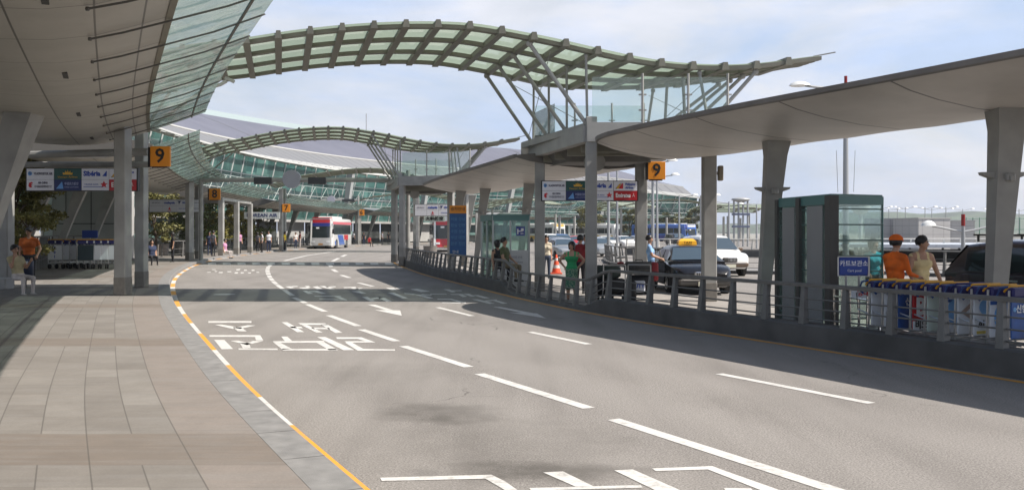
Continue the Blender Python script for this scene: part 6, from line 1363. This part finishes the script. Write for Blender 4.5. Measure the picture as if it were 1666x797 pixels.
# traffic cabinet on column: small box light, white tube lamp at the fin edge
q = at(1172, 282, 24.6); r_ = thing('wall_speaker', 'brown box fixed to the taxi side square column', 'box', q); b = MB(); b.cbox((0, 0, 0), (.13, .2, .4), .02); b.build('case', mat('box_brown', (.2, .17, .12), .5), r_); b = MB(); b.box((-.1, 0, .0), (.08, .06, .08)); b.build('bracket', M_STEEL, r_)
q = at(362, 136, 27.5); r_ = thing('edge_lamp', 'white looped tube lamp beneath the fin tip', 'lamp', q); b = MB(); b.tube([(-.05, 0, .16), (-.28, 0, .1), (-.34, 0, -.02), (-.24, 0, -.09), (-.05, 0, -.03), (.12, 0, .07)], .055, 10); b.tube([(.05, .1, .18), (.2, .1, .12), (.32, .1, .06)], .055, 10); b.build('tube', P_WHITE, r_, True)

# ------------------------------------------------------------------ clad blocks beyond the railing
def _grid(t, b, N, L_):
    tc = N('ShaderNodeTexCoord'); sep = N('ShaderNodeSeparateXYZ'); L_(tc.outputs['Object'], sep.inputs[0]); xy = mathn(t, 'ADD', sep.outputs[0], mathn(t, 'MULTIPLY', sep.outputs[1], 1.0))
    fx = mathn(t, 'FRACT', mathn(t, 'DIVIDE', xy, .95)); fz = mathn(t, 'FRACT', mathn(t, 'DIVIDE', mathn(t, 'ADD', sep.outputs[2], .45), .72))
    j = mathn(t, 'MAXIMUM', mathn(t, 'LESS_THAN', fx, .04), mathn(t, 'LESS_THAN', fz, .05)); n1 = noise(t, tc.outputs['Object'], .7, 4, .6)
    c = mixc(t, rangen(t, n1, .3, .7, 0, .4), (.46, .45, .44), (.36, .35, .35)); c = mixc(t, mathn(t, 'MULTIPLY', j, .6), c, (.17, .16, .17)); L_(c, b.inputs['Base Color']); b.inputs['Roughness'].default_value = .6
M_GRID = node_mat('gridded_cladding', _grid)
def block(x0, x1, top, Y, dp, label, rz):
    a, c = at(x0, top, Y), at(x1, top, Y); root = thing('clad_block', label, 'building', ((a.x + c.x) / 2, Y + dp / 2, -.05), rz); b = MB(); b.box((0, 0, a.z / 2), (c.x - a.x, dp, a.z)); b.build('wall', M_GRID, root); b = MB(); b.box((0, 0, a.z + .04), (c.x - a.x + .1, dp + .1, .1)); b.build('coping', M_GREYP, root)
block(1428, 1484, 356, 78, 4, 'darker gridded block behind the orange capped man', R(-14)); block(1486, 1543, 355, 74, 3.5, 'paler gridded block behind the cream tank top', R(10)); block(1548, 1590, 359, 80, 4, 'gridded block left of the near leaning column', R(-8))
q = at(1400, 335, 130); r_ = thing('radar_dome', 'small white dome seen through the shelter glass', 'dome', (q.x, 130, 0)); b = MB(); b.sph((0, 0, q.z), 1.3, 14, 9); b.cyl((0, 0, 0), (0, 0, q.z - .8), .3, 8); b.build('dome', P_WHITE, r_, True)
r_ = thing('parking_shed', 'low pale parked roofs beyond the curved railing', 'shed', (34, 58, 0)); b = MB(); b.hexa([(-14, 0, .9), (16, -6, .9), (18, 6, .9), (-12, 12, .9), (-14, 0, 1.1), (16, -6, 1.1), (18, 6, 1.1), (-12, 12, 1.1)]); b.build('roof', mat('shed_roof', (.5, .53, .58), .3, var=.1), r_)
for xx in (-12, -2, 8, 15): b = MB(); b.box((xx, 1, .45), (.2, .2, .9)); b.build('post', M_STEEL, r_)
# tall thin screen of green netting far right
q = at(1640, 352, 110); r_ = thing('mesh_fence', 'green meshed far fence above the minivan', 'fence', (q.x, 110, 0))
for i in range(14): b = MB(); b.cyl((-5 + i * .8, 0, .0), (-5 + i * .8, 0, 3.6), .05, 5); b.build('post', mat('fence_green', (.10, .22, .16), .6), r_)
b = MB(); b.box((.2, 0, .7), (10.6, .1, 1.4)); b.build('base_wall', M_CONC, r_)
for z in (2.2, 3.5): b = MB(); b.cyl((-5, 0, z), (5.4, 0, z), .04, 5); b.build('rail', mat('fence_green', (.1, .22, .16)), r_)

# ------------------------------------------------------------------ trees and shrubs
M_BARK = mat('bark', (.07, .05, .035), .9, var=.3, vs=6)
def foliage(name, c1, c2):
    def fn(t, b, N, L_):
        oi = N('ShaderNodeNewGeometry'); tc = N('ShaderNodeTexCoord'); n1 = noise(t, tc.outputs['Object'], 1.6, 4, .6); c = mixc(t, rangen(t, n1, .35, .65, 0, 1), c1, c2); n2 = noise(t, tc.outputs['Object'], 11, 3, .6); c = mixc(t, rangen(t, n2, .4, .7, 0, .5), c, tuple(q * 1.7 for q in c2)); L_(c, b.inputs['Base Color']); b.inputs['Roughness'].default_value = .65
        b.inputs['Subsurface Weight'].default_value = 0
    return node_mat(name, fn)
F_PINE = foliage('pine_needles', (.055, .06, .014), (.12, .11, .024)); F_BUSH = foliage('bush_leaves', (.03, .06, .015), (.10, .12, .02)); F_GOLD = foliage('golden_leaves', (.09, .10, .015), (.2, .16, .02))
def tree(x, y, z, h, cr, label, fm, seed, clumps=26, leaf=.09, per=150, name='tree', trunk=.12, low=.4, cat='tree'):
    rnd = random.Random(seed); root = thing(name, label, cat, (x, y, z)); b = MB()
    top = Vector((rnd.uniform(-.3, .3), rnd.uniform(-.2, .2), h * .8)); b.tube([(0, 0, -.05), (top.x * .3 + .08, top.y * .3, h * .3), (top.x * .7 - .06, top.y * .6, h * .55), top], [trunk, trunk * .8, trunk * .55, trunk * .25], 9)
    cl = []
    for i in range(clumps):
        f_ = rnd.uniform(low, 1.0); a = rnd.uniform(0, 6.28); rr = cr * (1.15 - .55 * f_) * math.sqrt(rnd.uniform(.1, 1)); c = Vector((math.cos(a) * rr, math.sin(a) * rr, h * f_)); cl.append((c, rnd.uniform(.22, .42) * cr * .8))
        if i % 2 == 0: s0 = Vector((top.x * .5 * f_, top.y * .5 * f_, max(.2, h * (f_ - .18)))); b.tube([s0, s0.lerp(c, .55) + Vector((0, 0, .06)), c], [trunk * .35, trunk * .22, trunk * .08], 6)
    b.build('trunk', M_BARK, root, True)
    fb = MB()
    for (c, r_c) in cl:
        for j in range(per):
            d = Vector((rnd.gauss(0, 1), rnd.gauss(0, 1), rnd.gauss(0, .62))); d = d.normalized() * r_c * rnd.random() ** .4; d.z *= .62; p_ = c + d; u = Vector((rnd.uniform(-1, 1), rnd.uniform(-1, 1), rnd.uniform(-.5, .9))).normalized(); w_ = u.orthogonal().normalized(); w_ = (w_ * math.cos(j) + u.cross(w_) * math.sin(j)); s_ = leaf * rnd.uniform(.6, 1.3)
            fb.poly([p_ - u * s_, p_ + w_ * s_ * .32, p_ + u * s_, p_ - w_ * s_ * .32])
    fb.build('crown', fm, root); return root
tree(-19.3, 36.0, .15, 4.9, 1.6, 'layered dark pine behind the left airline board', F_PINE, 4, 34, .10, 240, 'pine_tree')
tree(-22.5, 41, .15, 5.2, 2.1, 'second dark pine deeper at the left edge', F_PINE, 9, 30, .11, 200, 'pine_tree')
tree(-17.4, 33.2, .15, 2.3, 1.3, 'low pine branches behind the man in the orange polo', F_PINE, 21, 16, .08, 200, 'pine_tree', .07)
for (x, Y, h, cr, fm, lb) in ((352, 71, 4.4, 2.2, F_BUSH, 'leafy tree left of the third square post'), (372, 80, 4.6, 2.4, F_BUSH, 'leafy tree between the third and fourth square posts'), (394, 84, 4.2, 2.2, F_GOLD, 'yellow green tree between the fourth and fifth posts'), (418, 92, 3.6, 2.6, F_GOLD, 'golden bush under the lettered board'), (440, 100, 4.0, 2.5, F_BUSH, 'green bush left of the orange seven'), (305, 64, 4.4, 2.0, F_PINE, 'dark tree behind the narrow left airline board'), (452, 108, 5.0, 2.2, F_PINE, 'dark conical tree left of the coach')):
    tree(xat(x, Y) - 2.2, Y, .15, h, cr, lb, fm, int(x), 24, .17, 110, 'shrub' if 'bush' in lb else 'tree', .1, .25)
for i, (x, Y, lb) in enumerate(((1022, 195, 'far dark tree behind the glass front of the airline board'), (1085, 205, 'far dark tree under the far slats, left'), (1125, 205, 'far dark tree under the far slats, right'), (955, 185, 'far dark tree left of the middle column'))):
    tree(xat(x, Y), Y - 3, .1, 6.5, 3.2, lb, F_PINE, 60 + i, 22, .35, 60, 'tree', .15, .35)
# air around the whole place
b = MB(); b.box((50, 1200, 31.5), (4900, 3200, 66)); hz_ = b.build('haze', []); hm = bpy.data.materials.new('haze_air'); hm.use_nodes = True; ht = hm.node_tree; ht.nodes.clear()
ho_ = ht.nodes.new('ShaderNodeOutputMaterial'); hv = ht.nodes.new('ShaderNodeVolumePrincipled'); hv.inputs['Color'].default_value = (.86, .91, 1, 1); hv.inputs['Density'].default_value = .00025; hv.inputs['Anisotropy'].default_value = .2
ht.links.new(hv.outputs[0], ho_.inputs['Volume']); hz_.data.materials.append(hm); tag(hz_, kind='stuff')
for _o in list(SC.objects):
    if _o.parent is None and _o.name.startswith('lettering'):
        for _p in SC.objects:
            if _p.type == 'EMPTY' and _p.get('label', '').startswith('navy sports bag'):
                _o.location -= _p.location; _o.parent = _p
